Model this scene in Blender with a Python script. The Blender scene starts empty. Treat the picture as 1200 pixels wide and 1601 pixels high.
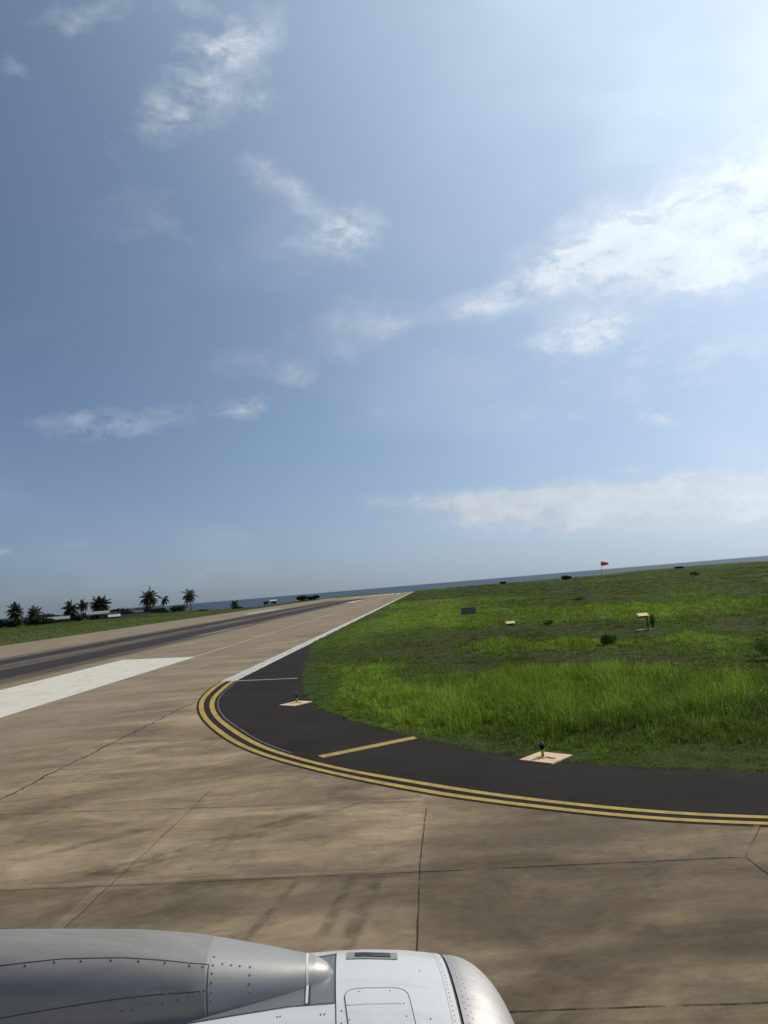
import bpy, bmesh, math, random
import numpy as np
from mathutils import Vector, Matrix
sc = bpy.context.scene
COL = sc.collection
R = math.radians
# ------------------------------------------------------------------ camera, world, sun, exposure
cam_d = bpy.data.cameras.new("camera")
cam = bpy.data.objects.new("camera", cam_d); COL.objects.link(cam); sc.camera = cam
CM = ((0.99477917, 0.08812094, 0.05146947), (0.05963368, -0.09267218, -0.9939093), (-0.08281443, 0.99178958, -0.09744333))
CM = Matrix(CM)
cam.matrix_world = Matrix.Translation((0, 0, 4.0)) @ CM.to_4x4()
cam_d.sensor_fit = 'VERTICAL'; cam_d.sensor_height = 24.0
cam_d.lens = 24.0 * 1200 / 1601
cam_d.clip_start = 0.05; cam_d.clip_end = 90000

SUN_AZ, SUN_EL = 54.0, 42.0          # azimuth measured clockwise from +Y
sd = Vector((math.sin(R(SUN_AZ)) * math.cos(R(SUN_EL)), math.cos(R(SUN_AZ)) * math.cos(R(SUN_EL)), math.sin(R(SUN_EL))))
sun_d = bpy.data.lights.new("sun", 'SUN'); sun_d.energy = 3.0; sun_d.angle = R(0.6); sun_d.color = (1.0, 0.93, 0.82)
sun = bpy.data.objects.new("sun", sun_d); COL.objects.link(sun)
sun.rotation_euler = sd.to_track_quat('Z', 'Y').to_euler()

sc.view_settings.view_transform = 'Standard'; sc.view_settings.look = 'None'
sc.view_settings.gamma = 1.0; sc.view_settings.use_curve_mapping = False
sc.view_settings.exposure = 0.0

class NT:
    """small helper to write node trees"""
    def __init__(s, tree): s.t = tree; s.n = tree.nodes; s.l = tree.links
    def new(s, typ, **kw):
        n = s.n.new(typ)
        for k, v in kw.items(): setattr(n, k, v)
        return n
    def put(s, sock, v):
        if v is None: return
        if isinstance(v, bpy.types.NodeSocket): s.l.new(v, sock)
        else: sock.default_value = v
    def math(s, op, a, b=None, c=None, clamp=False):
        n = s.new('ShaderNodeMath', operation=op, use_clamp=clamp)
        s.put(n.inputs[0], a); s.put(n.inputs[1], b); s.put(n.inputs[2], c)
        return n.outputs[0]
    def vec(s, op, a, b=None, c=None):
        n = s.new('ShaderNodeVectorMath', operation=op)
        s.put(n.inputs[0], a); s.put(n.inputs[1], b)
        if c is not None: s.put(n.inputs[2], c)
        return n.outputs['Value'] if op in ('DOT_PRODUCT', 'LENGTH', 'DISTANCE') else n.outputs['Vector']
    def noise(s, v, scale, detail=4, rough=.55, dist=0.0, out=0):
        n = s.new('ShaderNodeTexNoise'); s.put(n.inputs['Vector'], v)
        n.inputs['Scale'].default_value = scale; n.inputs['Detail'].default_value = detail
        n.inputs['Roughness'].default_value = rough; n.inputs['Distortion'].default_value = dist
        return n.outputs[out]
    def rng(s, v, a, b, c=0.0, d=1.0, smooth=False):
        n = s.new('ShaderNodeMapRange'); n.interpolation_type = 'SMOOTHSTEP' if smooth else 'LINEAR'
        s.put(n.inputs[0], v)
        for i, x in enumerate((a, b, c, d)): s.put(n.inputs[i + 1], x)
        return n.outputs[0]
    def mix(s, f, a, b, mode='MIX'):
        n = s.new('ShaderNodeMix', data_type='RGBA', blend_type=mode)
        s.put(n.inputs[0], f); s.put(n.inputs[6], a if isinstance(a, bpy.types.NodeSocket) else (*a, 1)); s.put(n.inputs[7], b if isinstance(b, bpy.types.NodeSocket) else (*b, 1))
        return n.outputs[2]
    def mapping(s, v, scale=(1, 1, 1), rot=0.0, loc=(0, 0, 0)):
        n = s.new('ShaderNodeMapping'); s.put(n.inputs[0], v)
        n.inputs['Scale'].default_value = scale; n.inputs['Rotation'].default_value = (0, 0, rot); n.inputs['Location'].default_value = loc
        return n.outputs[0]

world = bpy.data.worlds.new("World"); sc.world = world; world.use_nodes = True
w = NT(world.node_tree); w.n.clear()
SKY_STRENGTH = 0.106
sky = w.new('ShaderNodeTexSky', sky_type='NISHITA'); sky.sun_disc = False
sky.sun_elevation = R(SUN_EL); sky.sun_rotation = R(SUN_AZ)
sky.altitude = 0; sky.air_density = 0.6; sky.dust_density = 1.2; sky.ozone_density = 3.2
D_ = w.new('ShaderNodeTexCoord').outputs['Generated']
# cloud patches: two tangent vectors (1/half-width), direction of the middle, thickness - in the sky's own directions
CLOUDS = [
((10.883, -3.403, 7.996), (17.423, 16.553, -16.668), (-0.187, 0.788, 0.587), 0.62),
((28.788, 2.457, 9.106), (9.804, 29.414, -38.931), (-0.243, 0.802, 0.545), 0.66),
((28.504, 5.26, -0.011), (-8.868, 47.899, -72.031), (-0.152, 0.814, 0.56), 0.55),
((23.095, 0.312, 6.029), (12.216, 41.171, -48.93), (-0.171, 0.775, 0.609), 0.5),
((21.088, 5.002, 4.635), (0.972, 50.475, -58.896), (-0.309, 0.725, 0.616), 0.42),
((36.931, 21.401, -2.999), (-35.819, 49.509, -87.802), (-0.379, 0.731, 0.567), 0.3),
((13.062, 16.585, -17.343), (-74.679, 4.515, -51.929), (-0.315, 0.792, 0.522), 0.14),
((29.229, 6.484, 1.379), (-9.544, 58.459, -72.552), (-0.198, 0.75, 0.631), 0.3),
((21.774, 10.217, -11.649), (-35.572, 21.664, -47.49), (-0.139, 0.857, 0.496), 0.5),
((23.497, 0.444, 2.732), (4.078, 18.595, -38.095), (-0.069, 0.899, 0.432), 1.0),
((17.329, 8.303, -11.867), (-39.004, 18.788, -43.813), (-0.103, 0.878, 0.468), 0.2),
((15.419, 0.666, 0.849), (1.152, 10.412, -29.084), (-0.061, 0.94, 0.334), 0.22),
((25.157, -2.283, 0.178), (2.94, 26.611, -74.26), (0.081, 0.937, 0.339), 0.3),
((12.692, -3.113, 2.257), (13.298, 17.445, -50.715), (0.16, 0.92, 0.358), 0.8),
((12.253, -3.715, 0.396), (3.861, 9.953, -26.081), (0.256, 0.89, 0.377), 1.05),
((10.066, -4.057, 0.014), (3.622, 8.904, -24.37), (0.346, 0.864, 0.367), 1.15),
((11.494, -6.435, 0.855), (4.603, 5.892, -17.54), (0.427, 0.817, 0.387), 1.3),
((12.218, -3.399, -2.752), (-3.944, 15.277, -36.379), (0.32, 0.885, 0.337), 0.8),
((21.535, -4.971, -0.565), (2.245, 15.742, -52.936), (0.221, 0.932, 0.287), 1.5),
((29.872, -2.673, -10.81), (-37.83, 40.992, -114.675), (0.183, 0.943, 0.277), 0.5),
((12.592, 5.14, 0.385), (-3.672, 13.515, -60.24), (-0.376, 0.899, 0.225), 0.6),
((35.624, 6.744, 4.656), (5.948, 20.199, -74.77), (-0.213, 0.947, 0.239), 0.6),
((46.744, 7.858, -2.489), (-9.094, 25.262, -91.053), (-0.147, 0.949, 0.278), 0.65),
((17.53, 4.618, 1.024), (-0.95, 26.356, -102.582), (-0.262, 0.934, 0.242), 0.15),
((17.494, 3.794, -0.656), (-6.034, 17.46, -59.91), (-0.194, 0.936, 0.292), 0.1),
((10.953, -0.601, -1.433), (-13.655, 11.424, -109.187), (0.065, 0.993, 0.096), 1.0),
((8.335, -1.605, -0.632), (-4.064, 8.232, -74.542), (0.193, 0.976, 0.097), 1.0),
((6.964, -2.431, -0.371), (-1.306, 6.908, -69.809), (0.331, 0.94, 0.087), 1.1),
((9.313, -4.393, -0.165), (1.044, 4.437, -59.24), (0.425, 0.902, 0.075), 1.1),
((5.016, -1.572, -0.395), (-2.407, 3.751, -45.466), (0.301, 0.952, 0.063), 0.5),
((40.291, -2.186, -3.763), (-8.904, 8.927, -100.527), (0.06, 0.995, 0.083), 0.5),
((40.075, -6.501, -11.583), (-41.263, 16.404, -151.965), (0.174, 0.983, 0.059), 0.5),
((6.929, -1.313, -0.732), (-4.489, 4.541, -50.65), (0.191, 0.979, 0.071), 0.35),
((36.899, -9.487, -11.61), (-28.459, 30.916, -115.713), (0.295, 0.939, 0.178), 0.5),
((57.91, -14.698, -7.527), (-15.036, 24.294, -163.117), (0.257, 0.959, 0.119), 0.5),
((57.156, 26.786, -3.507), (-13.292, 8.235, -153.74), (-0.42, 0.903, 0.085), 0.55),
((71.989, 41.035, -4.272), (-10.66, 5.807, -123.866), (-0.491, 0.867, 0.083), 0.45),
((30.887, -0.17, 1.185), (3.92, 33.481, -97.365), (-0.009, 0.946, 0.325), 0.3),
((6.766, -2.508, -0.31), (1.572, 8.572, -35.047), (0.346, 0.908, 0.238), 0.3),
((16.497, 4.7, 2.084), (-0.704, 16.037, -30.605), (-0.299, 0.843, 0.448), 0.12),
((5.052, -1.017, -0.25), (-0.146, 4.45, -21.03), (0.201, 0.959, 0.201), 0.12)]
wn = w.vec('SUBTRACT', w.noise(D_, 9.0, 5, .6, out=1), (.5, .5, .5))
warp = w.vec('MULTIPLY', wn, (.040, .040, .032))
wn2 = w.vec('SUBTRACT', w.noise(D_, 34.0, 4, .6, out=1), (.5, .5, .5))
Dw = w.vec('ADD', w.vec('ADD', D_, warp), w.vec('MULTIPLY', wn2, (.022, .022, .016)))
def patches(L, P_):
    total = None
    for e1, e2, c, st in L:
        rel = w.vec('SUBTRACT', P_, c)
        u = w.vec('DOT_PRODUCT', rel, e1); v = w.vec('DOT_PRODUCT', rel, e2)
        r2 = w.math('ADD', w.math('MULTIPLY', u, u), w.math('MULTIPLY', v, v))
        front = w.math('GREATER_THAN', w.vec('DOT_PRODUCT', D_, c), 0.0)
        m = w.math('MULTIPLY', w.math('EXPONENT', w.math('MULTIPLY', r2, -0.9)), w.math('MULTIPLY', front, st))
        total = m if total is None else w.math('ADD', total, m)
    return total
total = patches(CLOUDS, Dw)
# soft banks and thin sheets without broken edges
BANKS = [
((3.906, -1.103, -0.224), (-1.808, 4.04, -51.41), (0.273, 0.96, 0.066), 0.55),
((6.513, -1.03, -0.585), (-8.186, 12.602, -113.349), (0.162, 0.982, 0.097), 0.7),
((6.937, -2.353, -0.494), (-3.612, 10.137, -99.05), (0.324, 0.942, 0.085), 0.8),
((11.729, -5.71, -0.158), (1.088, 3.896, -60.077), (0.436, 0.897, 0.066), 0.8),
((35.549, -1.927, -3.34), (-11.907, 12.574, -133.97), (0.06, 0.994, 0.088), 0.5),
((17.632, 0.756, 0.969), (1.351, 12.336, -34.208), (-0.061, 0.94, 0.336), 0.2),
((20.953, -1.657, -0.528), (0.2, 21.441, -59.318), (0.081, 0.937, 0.339), 0.25),
((6.551, -2.501, 0.357), (3.198, 5.926, -17.156), (0.314, 0.878, 0.362), 0.42),
((10.243, 1.938, 0.49), (-0.371, 9.503, -29.831), (-0.193, 0.934, 0.3), 0.12),
((11.965, 3.031, 2.533), (1.599, 13.755, -24.014), (-0.31, 0.834, 0.457), 0.1),
((9.719, -4.353, 0.347), (7.131, 13.362, -32.126), (0.356, 0.832, 0.425), 0.25)]
bank = patches(BANKS, w.vec('ADD', D_, w.vec('MULTIPLY', wn2, (.016, .016, .010))))
# the rest of the sky carries scattered cloud too, so that light and reflections are those of a partly cloudy day
flat = w.vec('MULTIPLY', D_, (1, 1, 2.0))
n1 = w.noise(w.vec('ADD', flat, w.vec('MULTIPLY', wn2, (.03, .03, .03))), 20.0, 10, .62, .2)
n2 = w.noise(flat, 3.2, 3, .5, .2)
ndot = w.vec('DOT_PRODUCT', D_, tuple(sd))
wisp = w.rng(n2, .38, .68, .75, 1.2)
veil = w.math('MULTIPLY', w.math('POWER', w.rng(ndot, .50, 1.0), 1.5), .85)       # thin high veil, thickest to the eye towards the sun
veil = w.math('MULTIPLY', w.math('ADD', veil, w.rng(n2, .50, .72, 0, .09, True)), wisp)
dens = w.math('MULTIPLY', total, w.rng(n1, .34, .64, .08, 1.36))
dens = w.math('ADD', dens, w.math('MULTIPLY', w.rng(n1, .54, .74, 0, .16, True), w.rng(n2, .45, .62, 0, 1)))
up = w.math('GREATER_THAN', w.vec('DOT_PRODUCT', D_, (0, 0, 1)), 0.0)
dens = w.math('ADD', dens, w.math('MULTIPLY', bank, w.rng(n2, .3, .7, .75, 1.15)))
alpha = w.math('MULTIPLY', w.rng(dens, .08, 1.15, 0, .90, False), up)
veil = w.math('MULTIPLY', w.math('MINIMUM', veil, .9), up)
hz = w.math('MULTIPLY', w.math('EXPONENT', w.math('MULTIPLY', w.math('MAXIMUM', w.vec('DOT_PRODUCT', D_, (0, 0, 1)), 0.0), -9.0)), .62)
hzc = w.vec('SCALE', (.78, 1.02, 1.30), None); w.put(hzc.node.inputs['Scale'], w.rng(ndot, .1, .75, 1.9, 5.6))
glow = w.math('POWER', w.rng(ndot, .35, 1.0), 2.0)
cl_b = w.rng(glow, 0, 1, 5.4, 12.5)                      # clouds near the sun scatter more light forward
cl = w.vec('SCALE', (.915, 1.0, 1.09), None); w.put(cl.node.inputs['Scale'], w.math('MULTIPLY', cl_b, w.rng(n1, .35, .75, .90, 1.10)))
vl = w.vec('SCALE', (.87, 1.03, 1.22), None); w.put(vl.node.inputs['Scale'], w.rng(glow, 0, 1, 6.2, 10.5))
thin = w.vec('SCALE', (.72, 1.02, 1.24), None); w.put(thin.node.inputs['Scale'], w.rng(ndot, .3, .85, 2.2, 8.0))
base = w.mix(w.math('MULTIPLY', w.rng(ndot, .25, .75, .20, .36), up), w.mix(w.math('MULTIPLY', hz, up), sky.outputs[0], hzc), thin)
mixed = w.mix(alpha, w.mix(veil, base, vl), cl)
bg = w.new('ShaderNodeBackground'); w.put(bg.inputs[0], mixed); bg.inputs[1].default_value = SKY_STRENGTH
wo = w.new('ShaderNodeOutputWorld'); w.l.new(bg.outputs[0], wo.inputs[0])
# ------------------------------------------------------------------ helpers
rnd = random.Random(7)
NR = np.random.default_rng(11)
def mat(name, color=(.5, .5, .5), rough=.6, metal=0.0, spec=.5, build=None):
    m = bpy.data.materials.new(name); m.use_nodes = True
    t = NT(m.node_tree); b = t.n['Principled BSDF']
    b.inputs['Base Color'].default_value = (*color, 1); b.inputs['Roughness'].default_value = rough
    b.inputs['Metallic'].default_value = metal; b.inputs['Specular IOR Level'].default_value = spec
    if build: build(t, b)
    return m
def pos(t): return t.new('ShaderNodeNewGeometry').outputs['Position']
def bump(t, b, h, strength=.3, dist=.01):
    n = t.new('ShaderNodeBump'); n.inputs['Strength'].default_value = strength; n.inputs['Distance'].default_value = dist
    t.put(n.inputs['Height'], h); t.l.new(n.outputs[0], b.inputs['Normal'])
def mesh_obj(name, V, F, m, parent=None, smooth=False):
    me = bpy.data.meshes.new(name); me.from_pydata([tuple(map(float, v)) for v in V], [], [tuple(int(i) for i in f) for f in F]); me.update()
    for x in (m if isinstance(m, (list, tuple)) else [m]): me.materials.append(x)
    if smooth: me.polygons.foreach_set('use_smooth', [True] * len(me.polygons))
    o = bpy.data.objects.new(name, me); COL.objects.link(o)
    if parent: o.parent = parent
    return o
def np_mesh(name, V, loops, sizes, m, color=None, smooth=False):
    """fast mesh from arrays; color is per vertex"""
    me = bpy.data.meshes.new(name)
    me.vertices.add(len(V)); me.vertices.foreach_set('co', np.ascontiguousarray(V, dtype=np.float32).ravel())
    me.loops.add(len(loops)); me.loops.foreach_set('vertex_index', loops.astype(np.int32))
    me.polygons.add(len(sizes)); st = np.zeros(len(sizes), np.int32); st[1:] = np.cumsum(sizes)[:-1]
    me.polygons.foreach_set('loop_start', st)
    if color is not None:
        a = me.color_attributes.new('Col', 'FLOAT_COLOR', 'POINT')
        c = np.ones((len(V), 4), np.float32); c[:, :3] = color; a.data.foreach_set('color', c.ravel())
    me.update(calc_edges=True); me.validate()
    if smooth: me.polygons.foreach_set('use_smooth', np.ones(len(sizes), bool))
    me.materials.append(m)
    o = bpy.data.objects.new(name, me); COL.objects.link(o)
    return o
def empty(name, loc=(0, 0, 0), rz=0.0):
    o = bpy.data.objects.new(name, None); COL.objects.link(o); o.location = loc; o.rotation_euler = (0, 0, rz); o.empty_display_size = .2
    return o
def tag(o, label=None, cat=None, group=None, kind=None):
    if label: o['label'] = label
    if cat: o['category'] = cat
    if group: o['group'] = group
    if kind: o['kind'] = kind
    return o
def copy_tree(o, parent=None):
    c = o.copy(); COL.objects.link(c)
    if parent: c.parent = parent
    for ch in [x for x in bpy.data.objects if x.parent == o]: copy_tree(ch, c)
    return c
class MB:
    def __init__(s): s.V = []; s.F = []
    def add(s, V, F):
        k = len(s.V); s.V += list(V); s.F += [tuple(i + k for i in f) for f in F]
    def box(s, c, d, rz=0.0, bev=0.0):
        bm = bmesh.new(); bmesh.ops.create_cube(bm, size=1)
        for v in bm.verts: v.co = Vector((v.co.x * d[0], v.co.y * d[1], v.co.z * d[2]))
        if bev: bmesh.ops.bevel(bm, geom=list(bm.edges), offset=bev, segments=2, affect='EDGES')
        M = Matrix.Translation(c) @ Matrix.Rotation(rz, 4, 'Z')
        bm.verts.index_update(); s.add([tuple(M @ v.co) for v in bm.verts], [[v.index for v in f.verts] for f in bm.faces]); bm.free()
    def tube(s, pts, rad, n=8, cap=True):
        pts = [Vector(p) for p in pts]; rad = rad if isinstance(rad, (list, tuple)) else [rad] * len(pts)
        V = []; F = []
        for i, p in enumerate(pts):
            t = (pts[min(i + 1, len(pts) - 1)] - pts[max(i - 1, 0)]).normalized()
            a = t.cross(Vector((0, 0, 1)) if abs(t.z) < .9 else Vector((1, 0, 0))).normalized(); b = t.cross(a)
            for k in range(n):
                an = 2 * math.pi * k / n; V.append(tuple(p + (a * math.cos(an) + b * math.sin(an)) * rad[i]))
        for i in range(len(pts) - 1):
            for k in range(n): F.append((i * n + k, i * n + (k + 1) % n, (i + 1) * n + (k + 1) % n, (i + 1) * n + k))
        if cap: F.append(tuple(range(n))[::-1]); F.append(tuple((len(pts) - 1) * n + k for k in range(n)))
        s.add(V, F)
    def lathe(s, prof, n=20, c=(0, 0, 0)):
        s.tube_v = None; V = []; F = []
        for r, z in prof:
            for k in range(n): V.append((c[0] + r * math.cos(2 * math.pi * k / n), c[1] + r * math.sin(2 * math.pi * k / n), c[2] + z))
        for i in range(len(prof) - 1):
            for k in range(n): F.append((i * n + k, i * n + (k + 1) % n, (i + 1) * n + (k + 1) % n, (i + 1) * n + k))
        F.append(tuple(range(n))[::-1]); F.append(tuple((len(prof) - 1) * n + k for k in range(n)))
        s.add(V, F)
    def build(s, name, m, parent=None, smooth=False): return mesh_obj(name, s.V, s.F, m, parent, smooth)
# value noise in numpy
def vnoise(x, y, seed=0):
    xi = np.floor(x).astype(np.int64); yi = np.floor(y).astype(np.int64); fx = x - xi; fy = y - yi
    fx = fx * fx * (3 - 2 * fx); fy = fy * fy * (3 - 2 * fy)
    def h(a, b):
        n = (a * 374761393 + b * 668265263 + seed * 982451653) & 0x7fffffff
        n = ((n ^ (n >> 13)) * 1274126177) & 0x7fffffff
        return ((n ^ (n >> 16)) & 0xffff) / 65535.0
    return (h(xi, yi) * (1 - fx) + h(xi + 1, yi) * fx) * (1 - fy) + (h(xi, yi + 1) * (1 - fx) + h(xi + 1, yi + 1) * fx) * fy
def fbm(x, y, seed=0, oct=4):
    s = np.zeros_like(x, dtype=float); a = .5; t = 0
    for i in range(oct):
        s = s + a * vnoise(x * 2 ** i + 17.3 * i, y * 2 ** i - 9.1 * i, seed + i); t += a; a *= .5
    return s / t

# ------------------------------------------------------------------ ground plan (X across the runway, Y along it, metres)
GRASS_EDGE = [(-10.05, 500), (-10.05, 62.5), (-8.7, 52), (-7.5, 43.9), (-6.6, 37.3), (-5.55, 31.4), (-4.4, 27.6), (-3.0, 24.4), (-0.9, 20.9), (0.9, 18.35), (2.7, 16.75), (4.4, 15.7), (5.9, 15.0), (9, 14.1), (14, 13.4), (24, 13.0), (90, 12.8)]
EDGE_OUT = [(-10.78, 38.3), (-10.62, 36.0), (-9.9, 31.8), (-8.6, 27.6), (-6.65, 23.2), (-4.9, 20.2), (-2.8, 17.6), (-0.5, 15.3), (1.1, 14.05), (3.0, 12.85), (4.7, 12.15), (8, 11.2), (13, 10.5), (24, 10.1), (90, 9.9)]
EDGE_IN = [(-10.0, 38.3), (-9.75, 35.6), (-9.12, 31.5), (-7.9, 27.5), (-6.25, 23.8), (-4.6, 20.75), (-2.55, 18.1), (-0.3, 15.95), (1.3, 14.6), (3.2, 13.35), (4.9, 12.6), (8.1, 11.65), (13.1, 10.95), (24, 10.55), (90, 10.35)]
def smooth_line(P, n):
    P = np.array(P, float); d = np.r_[0, np.cumsum(np.hypot(*np.diff(P, axis=0).T))]
    # catmull-rom on a chord-length parameter
    t = np.r_[np.linspace(0, d[-4], n), d[-3:]] if len(P) > 6 else np.linspace(0, d[-1], n)
    out = []
    for x in t:
        i = min(max(np.searchsorted(d, x) - 1, 0), len(P) - 2); u = (x - d[i]) / max(d[i + 1] - d[i], 1e-9)
        p0, p1, p2, p3 = P[max(i - 1, 0)], P[i], P[i + 1], P[min(i + 2, len(P) - 1)]
        h = d[i + 1] - d[i]
        m1 = (p2 - p0) / max(d[i + 1] - d[max(i - 1, 0)], 1e-9) * h; m2 = (p3 - p1) / max(d[min(i + 2, len(P) - 1)] - d[i], 1e-9) * h
        out.append((2 * u**3 - 3 * u**2 + 1) * p1 + (u**3 - 2 * u**2 + u) * m1 + (-2 * u**3 + 3 * u**2) * p2 + (u**3 - u**2) * m2)
    return np.array(out)
LO = smooth_line(EDGE_OUT, 140); LI = smooth_line(EDGE_IN, 140)
LO[-3:] = np.array(EDGE_OUT[-3:]); LI[-3:] = np.array(EDGE_IN[-3:])
GE = np.array(GRASS_EDGE)
def in_grass(x, y):
    xb = np.interp(y, GE[::-1, 1], GE[::-1, 0], left=1e9)
    return (x > xb) & (y > 12.8)
def edge_dist(x, y, L=GE):
    d = np.full(np.shape(x), 1e9)
    for a, b in zip(L[:-1], L[1:]):
        ab = b - a; t = np.clip(((x - a[0]) * ab[0] + (y - a[1]) * ab[1]) / (ab @ ab), 0, 1)
        d = np.minimum(d, np.hypot(x - a[0] - t * ab[0], y - a[1] - t * ab[1]))
    return d
# patches of the field: x, y, rx, ry, rot, lushness, height, dryness
PATCH = [(-1.9, 26.6, 3.0, 2.5, -.5, 1.0, .55, 0), (-4.2, 34, 1.8, 4.5, .1, .75, .15, -.3), (5.6, 27.4, 1.1, .5, 0, -.7, .12, 0), (4.3, 25.2, .5, .8, 0, -.6, .1, 0), (0.9, 26.4, .5, .7, 0, -.4, .1, 0), (7.6, 25.4, 1.4, .5, .2, -.5, .1, 0), (1.6, 29.6, 1.6, .5, 0, -.8, .1, .2), (8.2, 33.2, 1.6, .7, 0, -.8, 0, .2), (1.6, 24.6, 3.0, 2.6, -.4, .8, .7, 0), (4.6, 24.6, 4.0, 4.6, -.3, .40, .75, 0), (8.6, 22.4, 4.5, 4.5, -.2, .34, .8, 0), (14, 21, 5, 5, 0, .5, .8, 0),  # small low-lushness clumps here also paint the dark shade among hummocks
         (5.4, 29.2, 3.2, 1.4, .0, .9, .35, 0), (5.0, 35.5, 5.0, 3.4, .0, -.5, -.1, 1.0), (-.3, 38.5, 3.6, 5.5, .2, -.4, -.1, .9), (10.5, 31.8, 4, 2.6, 0, -.2, 0, .7),
         (5.4, 42.6, 3.6, 3.3, .0, 1.1, .45, 0), (13.8, 37, 3.5, 4, .0, .8, .3, 0), (9, 56, 10, 7, 0, -.5, -.05, .9), (-2.8, 50, 3, 6, 0, -.3, 0, .7),
         (3, 118, 14, 40, 0, .8, .2, 0), (14, 78, 9, 15, 0, .8, .25, 0), (24, 66, 9, 14, 0, .45, .2, 0), (-4, 90, 5, 20, 0, .6, 0, 0), (-6, 58, 2.5, 9, 0, .4, 0, -.2), (1.5, 72, 4, 6, 0, .45, .1, -.1), (40, 210, 90, 70, 0, -.25, 0, .38), (60, 330, 120, 110, 0, -.2, 0, .3), (4, 250, 14, 60, 0, -.3, 0, .5), (-5, 42, 2.2, 6, .1, .5, 0, -.2)]
def field(x, y):
    """lushness, height of the growth and dryness at a place"""
    lush = np.zeros_like(x); hh = np.zeros_like(x); dry = np.zeros_like(x)
    sc_ = 1.0 + np.hypot(x, y) / 45.0
    wx = (fbm(x / (2.2 * sc_), y / (3.2 * sc_), 3, 4) - .5) * 4.2 * sc_; wy = (fbm(x / (2.2 * sc_), y / (3.2 * sc_), 9, 4) - .5) * 5.5 * sc_
    X, Y = x + wx, y + wy
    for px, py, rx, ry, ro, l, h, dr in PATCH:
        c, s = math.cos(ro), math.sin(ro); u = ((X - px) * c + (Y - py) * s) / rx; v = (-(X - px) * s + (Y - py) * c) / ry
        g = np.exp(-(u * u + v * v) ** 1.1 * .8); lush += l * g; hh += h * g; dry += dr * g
    big = fbm(x / 9 + 3, y / 16, 21, 4); mid = fbm(x / 2.2, y / 3.4, 33, 3)
    far_b = np.clip((np.hypot(x, y) - 60) / 60, 0, 1) * (fbm(x / 30, y / 55, 64, 4) - .45) * 1.6
    lush = .50 + lush * .60 + (big - .5) * .9 + (mid - .5) * .4 + far_b
    hh = np.clip(.12 + hh * .52 + (mid - .5) * .36 + (big - .5) * .2, .05, .54)
    dry = np.clip(.12 + dry * .7 + (fbm(x / 4, y / 9, 51, 4) - .5) * .9, 0, 1)
    e = edge_dist(x, y)
    near_edge = np.clip((e - .2 - (.4 + .9 * np.clip((x + 1) / 5, 0, 1)) * fbm(x / 1.7, y / 1.7, 61, 3)) / 1.5, 0, 1)
    hh = hh * (.28 + .72 * near_edge); dry = np.clip(dry * (.35 + .65 * near_edge) + .10 * (1 - near_edge), 0, 1); lush = np.where(near_edge < 1, .58 + (lush - .58) * (.3 + .7 * near_edge), lush)
    return np.clip(lush, 0, 1.2), hh, dry, e
def tint(lush, dry, jit):
    """colour of the plants: lush green, dull olive, dry straw"""
    lush = np.clip(lush, 0, 1)[:, None]; dry = np.clip(dry, 0, 1)[:, None]
    olive = np.array((.112, .142, .028)); green = np.array((.124, .212, .027)); bright = np.array((.235, .350, .037)); brown = np.array((.108, .096, .037))
    c = olive * (1 - lush) + green * lush
    k = np.clip((lush - .62) / .38, 0, 1); c = c * (1 - k) + bright * k
    d = dry * .8 * (1 - .8 * lush); c = c * (1 - d) + brown * d
    return c * jit[:, None]

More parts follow.
